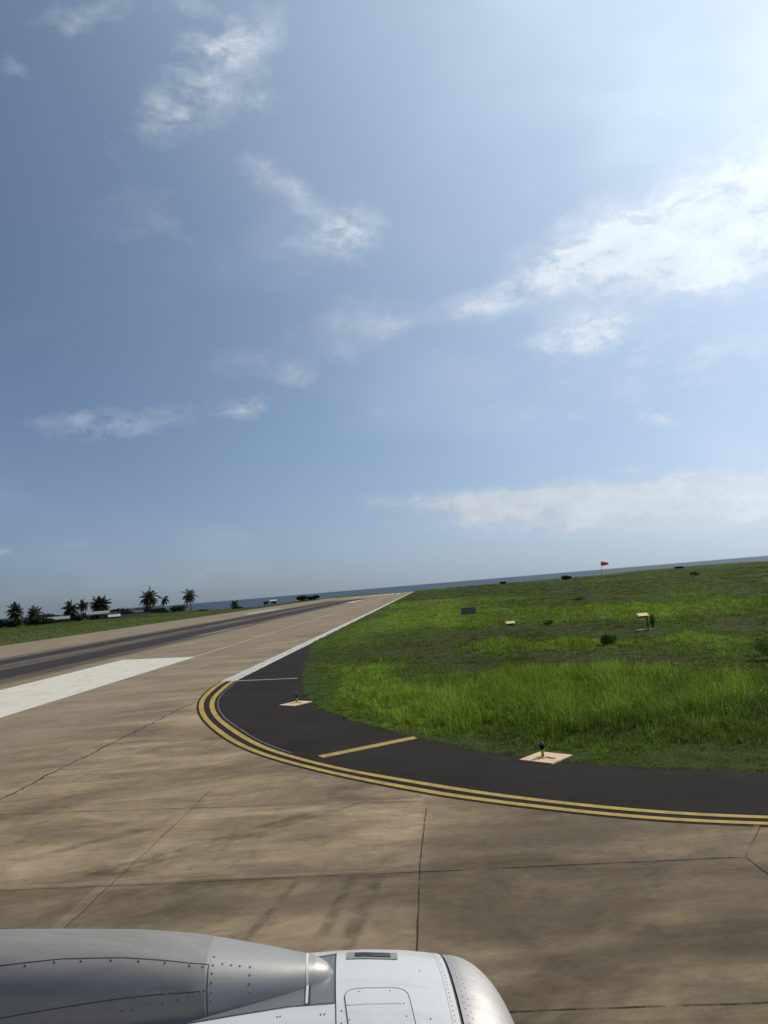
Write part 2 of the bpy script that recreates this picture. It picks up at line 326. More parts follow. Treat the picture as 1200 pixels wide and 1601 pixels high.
# ------------------------------------------------------------------ materials of the ground
def m_concrete(t, b):
    p = pos(t)
    q = t.mapping(p, rot=R(-5))
    sx = t.new('ShaderNodeSeparateXYZ'); t.l.new(p, sx.inputs[0])
    big = t.noise(t.mapping(q, (.14, .30, 1)), 1.0, 6, .62, .5)
    mid = t.noise(t.mapping(q, (.55, .85, 1), 0, (3, 9, 0)), 1.0, 8, .68, .6)
    blot = t.noise(t.mapping(q, (.9, 1.3, 1), 0, (31, 5, 0)), 1.0, 9, .72, .4)
    streak = t.noise(t.mapping(q, (.30, 2.6, 1), R(9)), 1.0, 9, .70, .25)
    streak2 = t.noise(t.mapping(p, (2.4, .22, 1), R(-28)), 1.0, 7, .66, .2)
    streak3 = t.noise(t.mapping(p, (.20, 1.5, 1), R(24), (4, 4, 0)), 1.0, 7, .66, .3)
    fine = t.noise(t.mapping(q, (1.0, 1.5, 1)), 5.0, 11, .82)
    grit = t.noise(p, 70.0, 4, .75)
    base = t.mix(t.rng(big, .34, .66), (.180, .134, .080), (.292, .220, .134))
    base = t.mix(t.rng(mid, .48, .64, 0, .7), base, (.355, .252, .140))
    base = t.mix(t.rng(blot, .52, .70, 0, .60), base, (.130, .106, .072))
    base = t.mix(t.rng(streak, .54, .74, 0, .34), base, (.115, .094, .066))
    base = t.mix(t.rng(streak3, .54, .74, 0, .34), base, (.125, .100, .070))
    base = t.mix(t.rng(streak2, .56, .74, 0, .50), base, (.100, .084, .062))
    base = t.mix(t.rng(t.noise(t.mapping(q, (.4, 3.4, 1), R(4), (9, 2, 0)), 1.0, 8, .7), .56, .72, 0, .45), base, (.360, .280, .175))
    base = t.mix(t.rng(fine, .44, .74, 0, .5), base, (.36, .29, .19))
    base = t.mix(t.rng(fine, .46, .26, 0, .5), base, (.105, .086, .060))
    base = t.mix(t.rng(grit, .56, .80, 0, .28), base, (.09, .075, .052))
    lo = t.noise(t.mapping(q, (.24, .48, 1), 0, (13, 27, 0)), 1.0, 8, .62, .9)
    sm = t.noise(t.mapping(q, (.9, 3.0, 1), R(5), (2, 7, 0)), 1.0, 7, .70, .3)
    con = t.math('MULTIPLY', t.rng(lo, .36, .62, .62, 1.30), t.rng(sm, .34, .66, .90, 1.10))
    # each cast bay weathered to its own tone
    bay = t.new('ShaderNodeTexWhiteNoise', noise_dimensions='2D')
    yy = t.math('ADD', sx.outputs[1], t.math('MULTIPLY', sx.outputs[0], .058))
    cell = t.new('ShaderNodeCombineXYZ'); t.put(cell.inputs[0], t.math('FLOOR', t.math('DIVIDE', t.math('ADD', sx.outputs[0], .5), 4.75))); t.put(cell.inputs[1], t.math('FLOOR', t.math('DIVIDE', t.math('ADD', yy, .08), 3.75)))
    t.put(bay.inputs['Vector'], cell.outputs[0])
    tone = t.rng(bay.outputs['Value'], 0, 1, .80, 1.16)
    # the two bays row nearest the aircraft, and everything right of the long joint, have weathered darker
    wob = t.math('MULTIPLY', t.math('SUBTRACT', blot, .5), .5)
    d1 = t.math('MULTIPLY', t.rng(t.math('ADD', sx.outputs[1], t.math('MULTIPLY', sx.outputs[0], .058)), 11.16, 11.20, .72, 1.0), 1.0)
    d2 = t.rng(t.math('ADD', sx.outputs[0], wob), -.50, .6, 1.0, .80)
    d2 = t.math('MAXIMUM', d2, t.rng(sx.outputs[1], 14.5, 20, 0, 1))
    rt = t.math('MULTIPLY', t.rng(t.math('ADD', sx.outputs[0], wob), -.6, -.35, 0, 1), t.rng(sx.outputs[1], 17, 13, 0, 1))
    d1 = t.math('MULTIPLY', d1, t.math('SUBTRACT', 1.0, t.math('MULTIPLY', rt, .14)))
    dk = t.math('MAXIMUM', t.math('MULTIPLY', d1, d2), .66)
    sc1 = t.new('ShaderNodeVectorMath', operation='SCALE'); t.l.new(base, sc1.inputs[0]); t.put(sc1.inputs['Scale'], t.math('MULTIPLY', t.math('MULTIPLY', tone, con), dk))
    # oily dirt where aircraft stop, right of the engine
    for cx, cy, rx, ry, am in ((.9, 9.6, 1.5, .75, .55), (2.3, 8.6, 1.6, .55, .5), (3.3, 9.3, .9, .8, .45), (-2.6, 10.4, 2.4, .5, .4), (1.6, 12.6, 2.4, .7, .35), (-7.2, 14.0, 1.6, .6, .3), (-6.2, 18.2, 2.0, .8, .3)):
        du = t.math('DIVIDE', t.math('SUBTRACT', sx.outputs[0], cx), rx); dv_ = t.math('DIVIDE', t.math('SUBTRACT', sx.outputs[1], cy), ry)
        r2 = t.math('ADD', t.math('ADD', t.math('MULTIPLY', du, du), t.math('MULTIPLY', dv_, dv_)), t.math('MULTIPLY', t.math('SUBTRACT', blot, .5), 5.0))
        base2 = t.mix(t.rng(r2, 1.5, -.2, 0, am, True), sc1.outputs[0] if cx == .9 else base2, (.062, .050, .034))
    # the runway itself is paler and more even than the taxiway
    run = t.rng(sx.outputs[0], -14.0, -8.5, 0.62, 0.0)
    col = t.mix(run, base2, t.mix(streak, (.220, .170, .112), (.312, .246, .166)))
    t.l.new(col, b.inputs['Base Color'])
    t.put(b.inputs['Roughness'], t.rng(big, .3, .7, .8, .95))
    bump(t, b, t.math('ADD', fine, t.math('MULTIPLY', grit, .5)), .4, .006)
M_CONC = mat('weathered_concrete', build=m_concrete, spec=.12)
def m_asph(t, b):
    p = pos(t)
    n = t.noise(t.mapping(p, (.35, .35, 1)), 1.0, 6, .65); g = t.noise(p, 45, 4, .8)
    c = t.mix(t.rng(n, .3, .7), (.021, .0175, .0145), (.033, .028, .023))
    c = t.mix(t.rng(g, .55, .8, 0, .4), c, (.060, .052, .044))
    c = t.mix(t.rng(t.noise(t.mapping(p, (.5, 2.2, 1), R(30)), 1.0, 6, .6), .58, .8, 0, .35), c, (.052, .042, .032))
    c = t.mix(t.rng(t.noise(t.mapping(p, (1.1, 1.1, 1), 0, (5, 8, 0)), 1.0, 9, .75, .6), .60, .74, 0, .5), c, (.062, .050, .036))
    t.l.new(c, b.inputs['Base Color']); bump(t, b, g, .5, .006)
M_ASPH = mat('dark_asphalt', rough=.95, spec=.08, build=m_asph)
def worn(color, under, amt=.45, scale=3.0):
    def f(t, b):
        p = pos(t)
        n = t.noise(t.mapping(p, (1.2, .5, 1)), scale, 8, .72, .4); n2 = t.noise(p, .6, 5, .6)
        c = t.mix(t.rng(t.math('ADD', n, t.math('MULTIPLY', n2, .4)), .66, .90, 0, amt), color, under)
        c = t.mix(t.rng(t.noise(p, 14, 5, .7), .5, .8, 0, .25), c, tuple(x * .7 for x in color))
        t.l.new(c, b.inputs['Base Color'])
    return f
M_WHITE = mat('white_paint', rough=.75, spec=.3, build=worn((.66, .61, .50), (.42, .36, .26), .5, 1.1))
M_STRIPE = mat('worn_white_paint', rough=.8, spec=.3, build=worn((.56, .53, .47), (.26, .22, .17), .8, 2.2))
M_FAINT = mat('faint_white_paint', rough=.85, spec=.2, build=worn((.40, .36, .30), (.28, .24, .185), .9, 2.0))
M_YEL = mat('yellow_paint', rough=.75, spec=.3, build=worn((.44, .295, .060), (.21, .150, .07), .8, 3.0))
def alpha_mat(name, color, lo, hi, amt, scale, stretch, rough=.9):
    """a stain that lies on the concrete: covers it unevenly"""
    m = mat(name, color, rough, spec=.2)
    t = NT(m.node_tree); b = t.n['Principled BSDF']; p = pos(t)
    n = t.noise(t.mapping(p, stretch), scale, 8, .68, .5)
    at = t.new('ShaderNodeAttribute', attribute_name='Col')
    a = t.math('MULTIPLY', t.rng(n, lo, hi, 0, amt), at.outputs['Fac'])
    t.put(b.inputs['Alpha'], a)
    return m
M_RUB = alpha_mat('tyre_rubber', (.034, .030, .030), .15, .42, .96, 1.0, (1.6, .035, 1))
M_JOINT = alpha_mat('dark_joint_filler', (.035, .029, .022), .36, .56, .9, 1.0, (2.2, 1.1, 1))
M_PALEJ = alpha_mat('pale_joint_edge', (.38, .30, .19), .36, .66, .60, 1.0, (2, 2, 1))
M_STAIN = alpha_mat('tyre_scuff', (.055, .046, .034), .40, .80, .55, 1.0, (1.6, 1.6, 1))
# ------------------------------------------------------------------ sea and land
def m_sea(t, b):
    p = pos(t)
    n = t.noise(t.mapping(p, (.010, .05, 1)), 1.0, 6, .6)
    c = t.mix(n, (.020, .044, .070), (.034, .064, .094)); t.l.new(c, b.inputs['Base Color'])
    bump(t, b, t.noise(t.mapping(p, (.12, .25, 1)), 1.0, 8, .65), 1.0, 1.2)
M_SEA = mat('sea_water', rough=.5, spec=.22, build=m_sea)
ang = np.linspace(0, 2 * np.pi, 181)[:-1]
V = [(0, 0, -9)]; F = []
rs = [300, 900, 2500, 7000, 20000, 45000]
for r in rs: V += [(r * math.sin(a), r * math.cos(a), -9) for a in ang]
n = len(ang)
for k in range(n): F.append((0, 1 + (k + 1) % n, 1 + k))
for i in range(len(rs) - 1):
    for k in range(n): F.append((1 + i * n + k, 1 + i * n + (k + 1) % n, 1 + (i + 1) * n + (k + 1) % n, 1 + (i + 1) * n + k))
tag(mesh_obj('sea', V, F, M_SEA), 'dark blue sea along the horizon beyond the airfield', 'sea', kind='structure')

def m_land(t, b):
    at = t.new('ShaderNodeAttribute', attribute_name='Col'); p = pos(t)
    n = t.noise(p, 1.2, 8, .7); n2 = t.noise(p, .09, 7, .65)
    c = t.mix(t.rng(n, .3, .7, 0, .75), at.outputs['Color'], (.022, .028, .010))
    c = t.mix(t.rng(n2, .45, .7, 0, .4), c, (.062, .055, .026))
    t.l.new(c, b.inputs['Base Color']); bump(t, b, t.noise(p, 3, 7, .7), .9, .12)
M_LAND = mat('rough_grass_soil', rough=.95, spec=.1, build=m_land)
COAST = [(-180, 500), (-60, 520), (-32, 520), (-20.5, 480), (-19.2, 450), (-17.5, 430), (-16.5, 350), (-12.9, 342), (-10.5, 420), (-8.6, 520), (-5.8, 640), (-3.0, 540), (-1.5, 500), (1.3, 516), (6, 493), (10.5, 440), (12.8, 560), (15, 740), (19.2, 800), (23.2, 640), (32, 600), (60, 500), (180, 500)]
ca = np.array(COAST)
azd = np.concatenate([np.arange(-180, -40, 3.0), np.arange(-40, 40, .22), np.arange(40, 180, 3.0)])
Rc = np.interp(azd, ca[:, 0], ca[:, 1]) * (1 + .03 * (fbm(azd / 1.5, azd * 0, 71, 3) - .5))
NRAD = 430
uu = np.linspace(0, 1, NRAD)
rad = 3.0 * (Rc[None, :] / 3.0) ** uu[:, None]
A = np.radians(azd)[None, :] * np.ones((NRAD, 1))
X = (rad * np.sin(A)).ravel(); Y = (rad * np.cos(A)).ravel()
gr = in_grass(X, Y); left = (X < -65.3) & (Y > -90)
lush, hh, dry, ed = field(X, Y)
far = np.clip((np.hypot(X, Y) - 60) / 250, 0, 1)
Z = np.full(X.shape, -.05)
mound = (hh * .30 + (fbm(X / 12, Y / 20, 5, 4) - .45) * .5) * np.clip((ed - .2) / 3.5, 0, 1) + .02 + .9 * far * (fbm(X / 45, Y / 90, 15, 3) - .5) * np.clip(ed / 40, 0, 1)
Z[gr] = np.maximum(mound[gr], .012)
lz = .02 + np.clip((-65.3 - X) / 30, 0, 1) * (.25 + .5 * fbm(X / 20, Y / 30, 8, 3))
Z[left] = lz[left]
beyond = Y > 480
Z[beyond & ~gr & ~left] = .0
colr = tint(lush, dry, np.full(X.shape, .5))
mown = tint(np.clip(.25 + (fbm(X / 6, Y / 40, 44, 4) - .5) * .9, 0, 1), np.clip(.35 + (fbm(X / 10, Y / 50, 45, 3) - .5), 0, 1), np.full(X.shape, .95))
colr[left] = mown[left]
nA = len(azd)
Vg = np.c_[X, Y, Z]
# skirt down to the sea
sk = [(np.r_[(rad[-1] + d) * np.sin(A[-1])], (rad[-1] + d) * np.cos(A[-1]), z) for d, z in ((4, -1.2), (12, -5), (26, -11))]
for sx_, sy_, z in sk: Vg = np.r_[Vg, np.c_[sx_, sy_, np.full(nA, z)]]
colr = np.r_[colr, np.tile((.06, .055, .035), (3 * nA, 1))]
rows = NRAD + 3
i, k = np.meshgrid(np.arange(rows - 1), np.arange(nA), indexing='ij'); k2 = (k + 1) % nA
q = np.stack([i * nA + k, i * nA + k2, (i + 1) * nA + k2, (i + 1) * nA + k], -1).reshape(-1, 4)
q = q[:, ::-1]
tag(np_mesh('ground', Vg, q.ravel(), np.full(len(q), 4), M_LAND, colr, True), 'rough green airfield ground reaching to the coast', 'ground', kind='structure')

# ------------------------------------------------------------------ pavements and paint
def sheet(name, pts, z, m, label=None, cat=None):
    bm = bmesh.new(); vs = [bm.verts.new((float(x), float(y), z)) for x, y in pts]
    f = bm.faces.new(vs); f.normal_update()
    if f.normal.z < 0: f.normal_flip()
    bmesh.ops.triangulate(bm, faces=[f]); me = bpy.data.meshes.new(name); bm.to_mesh(me); bm.free(); me.materials.append(m)
    o = bpy.data.objects.new(name, me); COL.objects.link(o); tag(o, label, cat, kind='structure'); return o
mid = LO * .5 + LI * .5
sheet('runway', [(-65.3, -95), (90, -95)] + [tuple(p) for p in mid[::-1]] + [(-9.95, 60), (-9.95, 250), (-9.95, 478), (-40, 484), (-65.3, 478), (-65.3, 300), (-65.3, 120)], 0.0, M_CONC, 'stained tan concrete runway and taxiway with jointed slabs', 'runway')
ou = LO + (LO - LI) / np.linalg.norm(LO - LI, axis=1)[:, None] * .06
ge2 = [(x + .55, y + .35) for x, y in GRASS_EDGE[1:]]
sheet('shoulder', [tuple(p) for p in ou] + [(90, 13.6)] + ge2[::-1][1:] + [(-9.2, 66), (-9.95, 66), (-9.95, 38.5)], .004, M_ASPH, 'dark asphalt shoulder curving along the grass', 'pavement')
def ribbon(name, pts, wid, z, m, jit=0.0, step=.25, soft=False, label=None, cat=None, taper=False):
    P = np.array(pts, float); d = np.r_[0, np.cumsum(np.hypot(*np.diff(P, axis=0).T))]
    n = max(int(d[-1] / step), 2) + 1; t = np.linspace(0, d[-1], n); Q = np.c_[np.interp(t, d, P[:, 0]), np.interp(t, d, P[:, 1])]
    T = np.gradient(Q, axis=0); T /= np.linalg.norm(T, axis=1)[:, None]; N = np.c_[-T[:, 1], T[:, 0]]
    if jit: Q = Q + N * ((fbm(t * 2.2, t * 0 + len(name) + P[0, 0], 4, 4) - .5) * jit)[:, None]
    ww = np.full(n, wid, float)
    if jit: ww *= .55 + .9 * fbm(t * 3.1 + P[0, 1], t * 0, 6, 3)
    offs = (-.5, -.5 + soft, .5 - soft, .5) if soft else (-.5, .5)
    V = np.concatenate([np.c_[Q + N * (ww * o)[:, None], np.full(n, z)] for o in offs]); fs = []
    for s in range(len(offs) - 1):
        for i in range(n - 1): fs.append((s * n + i, s * n + i + 1, (s + 1) * n + i + 1, (s + 1) * n + i))
    c = np.ones((len(V), 3)); soft and None
    if soft: c[:n] = 0; c[-n:] = 0
    if taper:
        for s in range(len(offs)): c[s * n] = 0; c[s * n + n - 1] = 0
    fs = np.array(fs)[:, ::-1]
    o = np_mesh(name, V, fs.ravel(), np.full(len(fs), 4), m, c); tag(o, label, cat, kind='structure'); return o
# aiming-point blocks, touchdown bars, edge stripe
sheet('runway_marking', [(-24.9, 2), (-18.0, 2), (-18.0, 57.6), (-24.9, 60.6)], .004, M_WHITE, 'large solid white aiming point block on the runway', 'road marking')
sheet('runway_marking', [(-57, 2), (-50, 2), (-50, 60), (-57, 60)], .004, M_WHITE)
sheet('runway_marking', [(-30.2, 93), (-28.2, 93), (-28.2, 121), (-30.2, 121)], .006, M_STRIPE, 'slim white touchdown bar on the runway', 'road marking')
sheet('runway_marking', [(-51, 205), (-48, 205), (-48, 245), (-51, 245)], .006, M_STRIPE)
sheet('runway_marking', [(-29.6, 248), (-25.2, 248), (-25.2, 282), (-29.6, 282)], .006, M_WHITE)
for k in range(8): sheet('runway_marking', [(-18.5 - k * 3.2, 400), (-16.7 - k * 3.2, 400), (-16.7 - k * 3.2, 430), (-18.5 - k * 3.2, 430)], .006, M_WHITE)
for k in range(7): sheet('runway_marking', [(-37.2, 70 + k * 55), (-36.5, 70 + k * 55), (-36.5, 100 + k * 55), (-37.2, 100 + k * 55)], .006, M_FAINT)
ribbon('runway_marking', [(-18.1, 57.8), (-18.1, 300)], .28, .004, M_FAINT, step=2)
sheet('runway_marking', [(-10.85, 38.35), (-10.0, 38.35), (-10.0, 120), (-10.0, 470), (-10.75, 470), (-10.75, 120)], .010, M_STRIPE, 'white side stripe along the runway edge', 'road marking')
sheet('runway_marking', [(-10.0, 38.1), (-10.0, 38.32), (-6.75, 37.35), (-6.75, 37.15)], .008, M_FAINT)
def along(a, b): return [tuple(LO[i] * (1 - a) + LI[i] * a) for i in range(len(LO))] + [tuple(LO[i] * (1 - b) + LI[i] * b) for i in range(len(LO))][::-1]
for a, b, mm, z in ((.04, .32, M_YEL, .010), (.66, .94, M_YEL, .010)):
    n = len(LO); Pa = LO * (1 - a) + LI * a; Pb = LO * (1 - b) + LI * b
    V = np.r_[np.c_[Pa, np.full(n, z)], np.c_[Pb, np.full(n, z)]]
    fs = np.array([(i, i + 1, n + i + 1, n + i) for i in range(n - 1)])
    tag(np_mesh('taxiway_edge_line', V, fs.ravel(), np.full(len(fs), 4), mm), 'yellow taxiway edge line curving between concrete and asphalt', 'road marking', kind='structure')
n = len(LO); Pa = LI + (LI - LO) / np.linalg.norm(LI - LO, axis=1)[:, None] * .07; Pb = LI + (LI - LO) / np.linalg.norm(LI - LO, axis=1)[:, None] * .13
ribbon('pavement_edge', (Pa * .5 + Pb * .5)[:80], .045, .008, mat('grey_edge_concrete', (.13, .115, .092), .9), jit=.02)
dv = np.array((2.35, 1.48)); dv /= np.linalg.norm(dv); nv = np.array((-dv[1], dv[0])) * .17
p0 = np.array((-3.05, 19.2)); p1 = np.array((-0.72, 20.75))
sheet('taxiway_bar', [tuple(p0 - nv), tuple(p1 - nv), tuple(p1 + nv), tuple(p0 + nv)], .008, M_YEL, 'yellow bar painted across the dark asphalt shoulder', 'road marking')
# soil washed out of the grass on to the asphalt
M_SOIL = alpha_mat('washed_soil', (.050, .044, .026), .44, .70, .7, 1.0, (1.8, 1.8, 1))
ribbon('soil_edge', [(x - .12, y - .12) for x, y in GRASS_EDGE[2:16]], .8, .0062, M_SOIL, jit=.5, step=.12, soft=.42)
# rubber laid down by tyres on both sides of the centreline
M_RUB2 = alpha_mat('thin_tyre_rubber', (.075, .066, .060), .20, .60, .62, 1.0, (1.3, .04, 1))
for x0, x1, m_, sf, z_ in ((-42.8, -38.2, M_RUB, .16, .008), (-35.3, -28.3, M_RUB, .26, .008), (-39.0, -34.6, M_RUB2, .2, .0066), (-29.5, -26.2, M_RUB2, .45, .0066), (-45.5, -42.0, M_RUB2, .45, .0066)):
    ribbon('rubber_deposit', [((x0 + x1) / 2, -40), ((x0 + x1) / 2, 330)], x1 - x0, z_, m_, soft=sf, step=6, taper=True)
# joints between the cast bays
JL = [([(-10.0, 12.5), (-10.0, 29.3), (-9.95, 31.5)], .060, .20), ([(-5.05, 6.5), (-5.05, 16.6)], .014, .06), ([(-0.5, 5.5), (-0.5, 11.5), (-0.42, 14.3)], .019, .02),
      ([(-9.9, 15.95), (-5, 15.35), (-0.6, 14.75)], .018, .03), ([(-9.9, 11.72), (-5, 11.42), (-0.5, 11.2)], .014, .02), ([(-0.5, 11.2), (3.85, 10.98)], .022, .03), ([(-9.9, 7.75), (-0.5, 7.6), (4, 7.45), (9, 7.3)], .022, .02),
      ([(3.9, 11.0), (4.62, 12.2)], .014, .03), ([(3.9, 11.0), (3.95, 9.9), (4.1, 7.6), (4.15, 5)], .026, .03), ([(-10, 19.9), (-7.3, 19.75)], .02, .04)]
for pts, wd, jt in JL:
    if wd: ribbon('expansion_joint', pts, wd, .005, M_JOINT, jit=jt, step=.06, label=None)
for pts in ([(-9.9, 15.9), (-5, 15.29), (-0.6, 14.7)], [(-9.9, 11.78), (-5, 11.48), (-0.5, 11.26)], [(3.86, 11.02), (4.58, 12.2)]):
    ribbon('joint_edge', [(x, y + .05) for x, y in pts], .085, .0042, M_PALEJ, jit=.05, step=.08, soft=.3)
# tyre scuffs near the engine and along the turn
for x, y, ln, rz, wd in ((-1.6, 9.6, 3.4, 84, .22), (-1.25, 9.6, 3.4, 84, .30), (-2.5, 9.6, 3.2, 80, .16), (-4.0, 13.2, 5.5, 40, .35), (-3.4, 13.4, 5.0, 40, .22), (-7.5, 12.6, 5, 38, .4)):
    dx, dy = math.cos(R(rz)) * ln / 2, math.sin(R(rz)) * ln / 2
    ribbon('tyre_scuff', [(x - dx, y - dy), (x, y), (x + dx, y + dy)], wd, .0074, M_STAIN, soft=.3, step=.15, taper=True)

# ------------------------------------------------------------------ grass
def m_grass(t, b):
    at = t.new('ShaderNodeAttribute', attribute_name='Col')
    t.l.new(at.outputs['Color'], b.inputs['Base Color'])
    tr = t.new('ShaderNodeBsdfTranslucent'); t.l.new(t.mix(.25, at.outputs['Color'], (.16, .20, .01)), tr.inputs[0])
    mx = t.new('ShaderNodeMixShader'); mx.inputs[0].default_value = .38
    out = t.n['Material Output']; t.l.new(b.outputs[0], mx.inputs[1]); t.l.new(tr.outputs[0], mx.inputs[2]); t.l.new(mx.outputs[0], out.inputs[0])
M_GRASS = mat('grass_blades', rough=.65, spec=.12, build=m_grass)
def ground_z(x, y):
    a = np.degrees(np.arctan2(x, y)); r = np.hypot(x, y)
    rc = np.interp(a, azd, Rc); u = np.log(np.maximum(r, 3.001) / 3.0) / np.log(rc / 3.0) * (NRAD - 1)
    ii = np.clip(np.round(u).astype(int), 0, NRAD - 1); kk = np.clip(np.searchsorted(azd, a), 0, nA - 1)
    return Z[ii * nA + kk]
def blades(x, y, z, h, wd, col, name, label, tipcol=1.2, lean=.7, out=None):
    n = len(x); a = NR.uniform(0, 2 * np.pi, n); la = NR.normal(-.6, 1.2, n) if out is None else out + NR.normal(0, .7, n); lm = np.abs(NR.normal(lean * .7, lean * .5, n)) * h
    dx, dy = np.cos(a) * wd / 2, np.sin(a) * wd / 2; lx, ly = np.cos(la) * lm, np.sin(la) * lm
    V = np.empty((n, 5, 3)); 
    V[:, 0] = np.c_[x - dx, y - dy, z - .03]; V[:, 1] = np.c_[x + dx, y + dy, z - .03]
    V[:, 2] = np.c_[x + dx * .8 + lx * .35, y + dy * .8 + ly * .35, z + h * .58]; V[:, 3] = np.c_[x - dx * .8 + lx * .35, y - dy * .8 + ly * .35, z + h * .58]
    V[:, 4] = np.c_[x + lx, y + ly, z + h * np.sqrt(np.clip(1 - (lm / h) ** 2 * .5, .3, 1))]
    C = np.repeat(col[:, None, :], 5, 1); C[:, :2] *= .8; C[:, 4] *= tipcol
    base = np.arange(n)[:, None] * 5
    L = np.concatenate([base + np.array([0, 1, 2, 3]), base + np.array([3, 2, 4])], 1).ravel()
    S = np.tile([4, 3], n)
    return np_mesh(name, V.reshape(-1, 3), L, S, M_GRASS, C.reshape(-1, 3))
NTUF, PER = 62000, 14
az_ = np.radians(NR.uniform(-24, 40, NTUF)); d_ = np.exp(NR.uniform(math.log(13.5), math.log(560), NTUF))
tx = d_ * np.sin(az_); ty = d_ * np.cos(az_)
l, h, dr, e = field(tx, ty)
wob = (fbm(tx * 1.3, ty * 1.3, 77, 3) - .45) * .5
keep = in_grass(tx, ty) & (e > wob * .9)
tx, ty, d_, l, h, dr, e = (v[keep] for v in (tx, ty, d_, l, h, dr, e)); m = len(tx)
sz = d_ / 20.0; bs = np.maximum(sz, 1)
tus = fbm(tx / (1.25 * bs ** .5) + 5, ty / (1.6 * bs ** .5), 303, 3)          # hummocks of thicker growth
th_ = h * np.clip(.15 + 1.75 * tus, .25, 1.6) * NR.uniform(.45, 1.35, m)
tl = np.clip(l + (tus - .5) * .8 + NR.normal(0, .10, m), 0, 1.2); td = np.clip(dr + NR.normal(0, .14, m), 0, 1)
tj = np.clip(NR.normal(1, .24, m), .45, 1.7) * (.55 + .9 * fbm(tx / (1.1 * bs), ty / (1.6 * bs), 13, 3))
trad = (.07 + .16 * NR.random(m)) * bs ** .75
rep = lambda v: np.repeat(v, PER)
n = m * PER
oa = NR.uniform(0, 2 * np.pi, n); orr = np.sqrt(NR.random(n)) * rep(trad)
x = rep(tx) + np.cos(oa) * orr; y = rep(ty) + np.sin(oa) * orr
fall = 1 - .55 * (orr / rep(trad)) ** 2
hb = np.clip(rep(th_) * fall * NR.uniform(.6, 1.15, n), .03, None) * np.where(rep(d_) > 90, 1 + .25 * np.clip((rep(d_) - 90) / 200, 0, 1), 1)
jit = rep(tj) * np.clip(NR.normal(1, .14, n), .6, 1.5)
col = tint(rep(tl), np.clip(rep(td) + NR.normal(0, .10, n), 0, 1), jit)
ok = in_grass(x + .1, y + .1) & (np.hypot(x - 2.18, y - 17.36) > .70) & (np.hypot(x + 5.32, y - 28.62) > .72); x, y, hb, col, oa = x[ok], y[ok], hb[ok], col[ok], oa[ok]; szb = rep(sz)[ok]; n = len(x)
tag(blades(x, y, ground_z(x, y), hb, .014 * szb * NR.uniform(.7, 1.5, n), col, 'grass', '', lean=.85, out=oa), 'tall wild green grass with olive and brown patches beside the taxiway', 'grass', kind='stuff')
# mown strip beyond the runway
NB2 = 110000
x = NR.uniform(-240, -65.4, NB2); y = NR.uniform(90, 480, NB2); r = np.hypot(x, y); a = np.degrees(np.arctan2(x, y))
keep = (r < np.interp(a, azd, Rc)) & (a > -33); x, y, r = x[keep], y[keep], r[keep]; n = len(x)
col = tint(np.clip(.30 + (fbm(x / 5, y / 40, 44, 4) - .5) * 1.5, 0, 1), np.clip(.4 + (fbm(x / 7, y / 50, 45, 3) - .5) * 1.2, 0, 1), np.clip(NR.normal(.85, .08, n), .5, 1.5))
tag(blades(x, y, ground_z(x, y), NR.uniform(.08, .22, n), NR.uniform(.10, .22, n), col, 'grass', ''), 'low mown grass strip on the far side of the runway', 'grass', kind='stuff')
# white wild flowers
xs, ys = [], []
for cx, cy, s, k in ((8.0, 29.8, 1.2, 34), (8.1, 20.4, .9, 26), (5.0, 30.8, 1.6, 14), (10.5, 26, 2.5, 18)):
    xs.append(NR.normal(cx, s, k)); ys.append(NR.normal(cy, s * .5, k))
x, y = np.concatenate(xs), np.concatenate(ys); _, h, _, _ = field(x, y); z = ground_z(x, y) + h * .62
mb = MB()
for px, py, pz in zip(x, y, z):
    for q in range(4):
        an = q * math.pi / 2 + rnd.random(); c, s = math.cos(an), math.sin(an)
        mb.add([(px, py, pz), (px + c * .022 - s * .012, py + s * .022 + c * .012, pz + .012), (px + c * .034, py + s * .034, pz + .006), (px + c * .022 + s * .012, py + s * .022 - c * .012, pz + .012)], [(0, 1, 2, 3)])
M_FLOW = mat('pale_petals', (.62, .60, .48), .7)
tag(mb.build('wildflowers', M_FLOW), 'small pale wildflowers scattered in the tall grass', 'flowers', kind='stuff')

# ------------------------------------------------------------------ shrubs and palms
def m_leaf(c1, c2):
    def f(t, b):
        n = t.noise(pos(t), 2.5, 4, .6); c = t.mix(n, c1, c2); t.l.new(c, b.inputs['Base Color'])
        tr = t.new('ShaderNodeBsdfTranslucent'); t.l.new(c, tr.inputs[0]); mx = t.new('ShaderNodeMixShader'); mx.inputs[0].default_value = .22
        t.l.new(b.outputs[0], mx.inputs[1]); t.l.new(tr.outputs[0], mx.inputs[2]); t.l.new(mx.outputs[0], t.n['Material Output'].inputs[0])
    return f
M_SHRUB = mat('shrub_leaves', rough=.7, spec=.15, build=m_leaf((.022, .040, .012), (.050, .075, .020)))
M_DARKSH = mat('coastal_shrub_leaves', rough=.75, spec=.12, build=m_leaf((.024, .036, .020), (.048, .062, .032)))
M_PALM = mat('palm_fronds', rough=.6, spec=.2, build=m_leaf((.030, .046, .016), (.060, .075, .024)))
def m_bark(t, b):
    p = pos(t); n = t.noise(t.mapping(p, (1, 1, 6)), 1.5, 5, .6); t.l.new(t.mix(n, (.060, .048, .038), (.150, .125, .100)), b.inputs['Base Color'])
M_BARK = mat('palm_bark', rough=.9, spec=.1, build=m_bark)
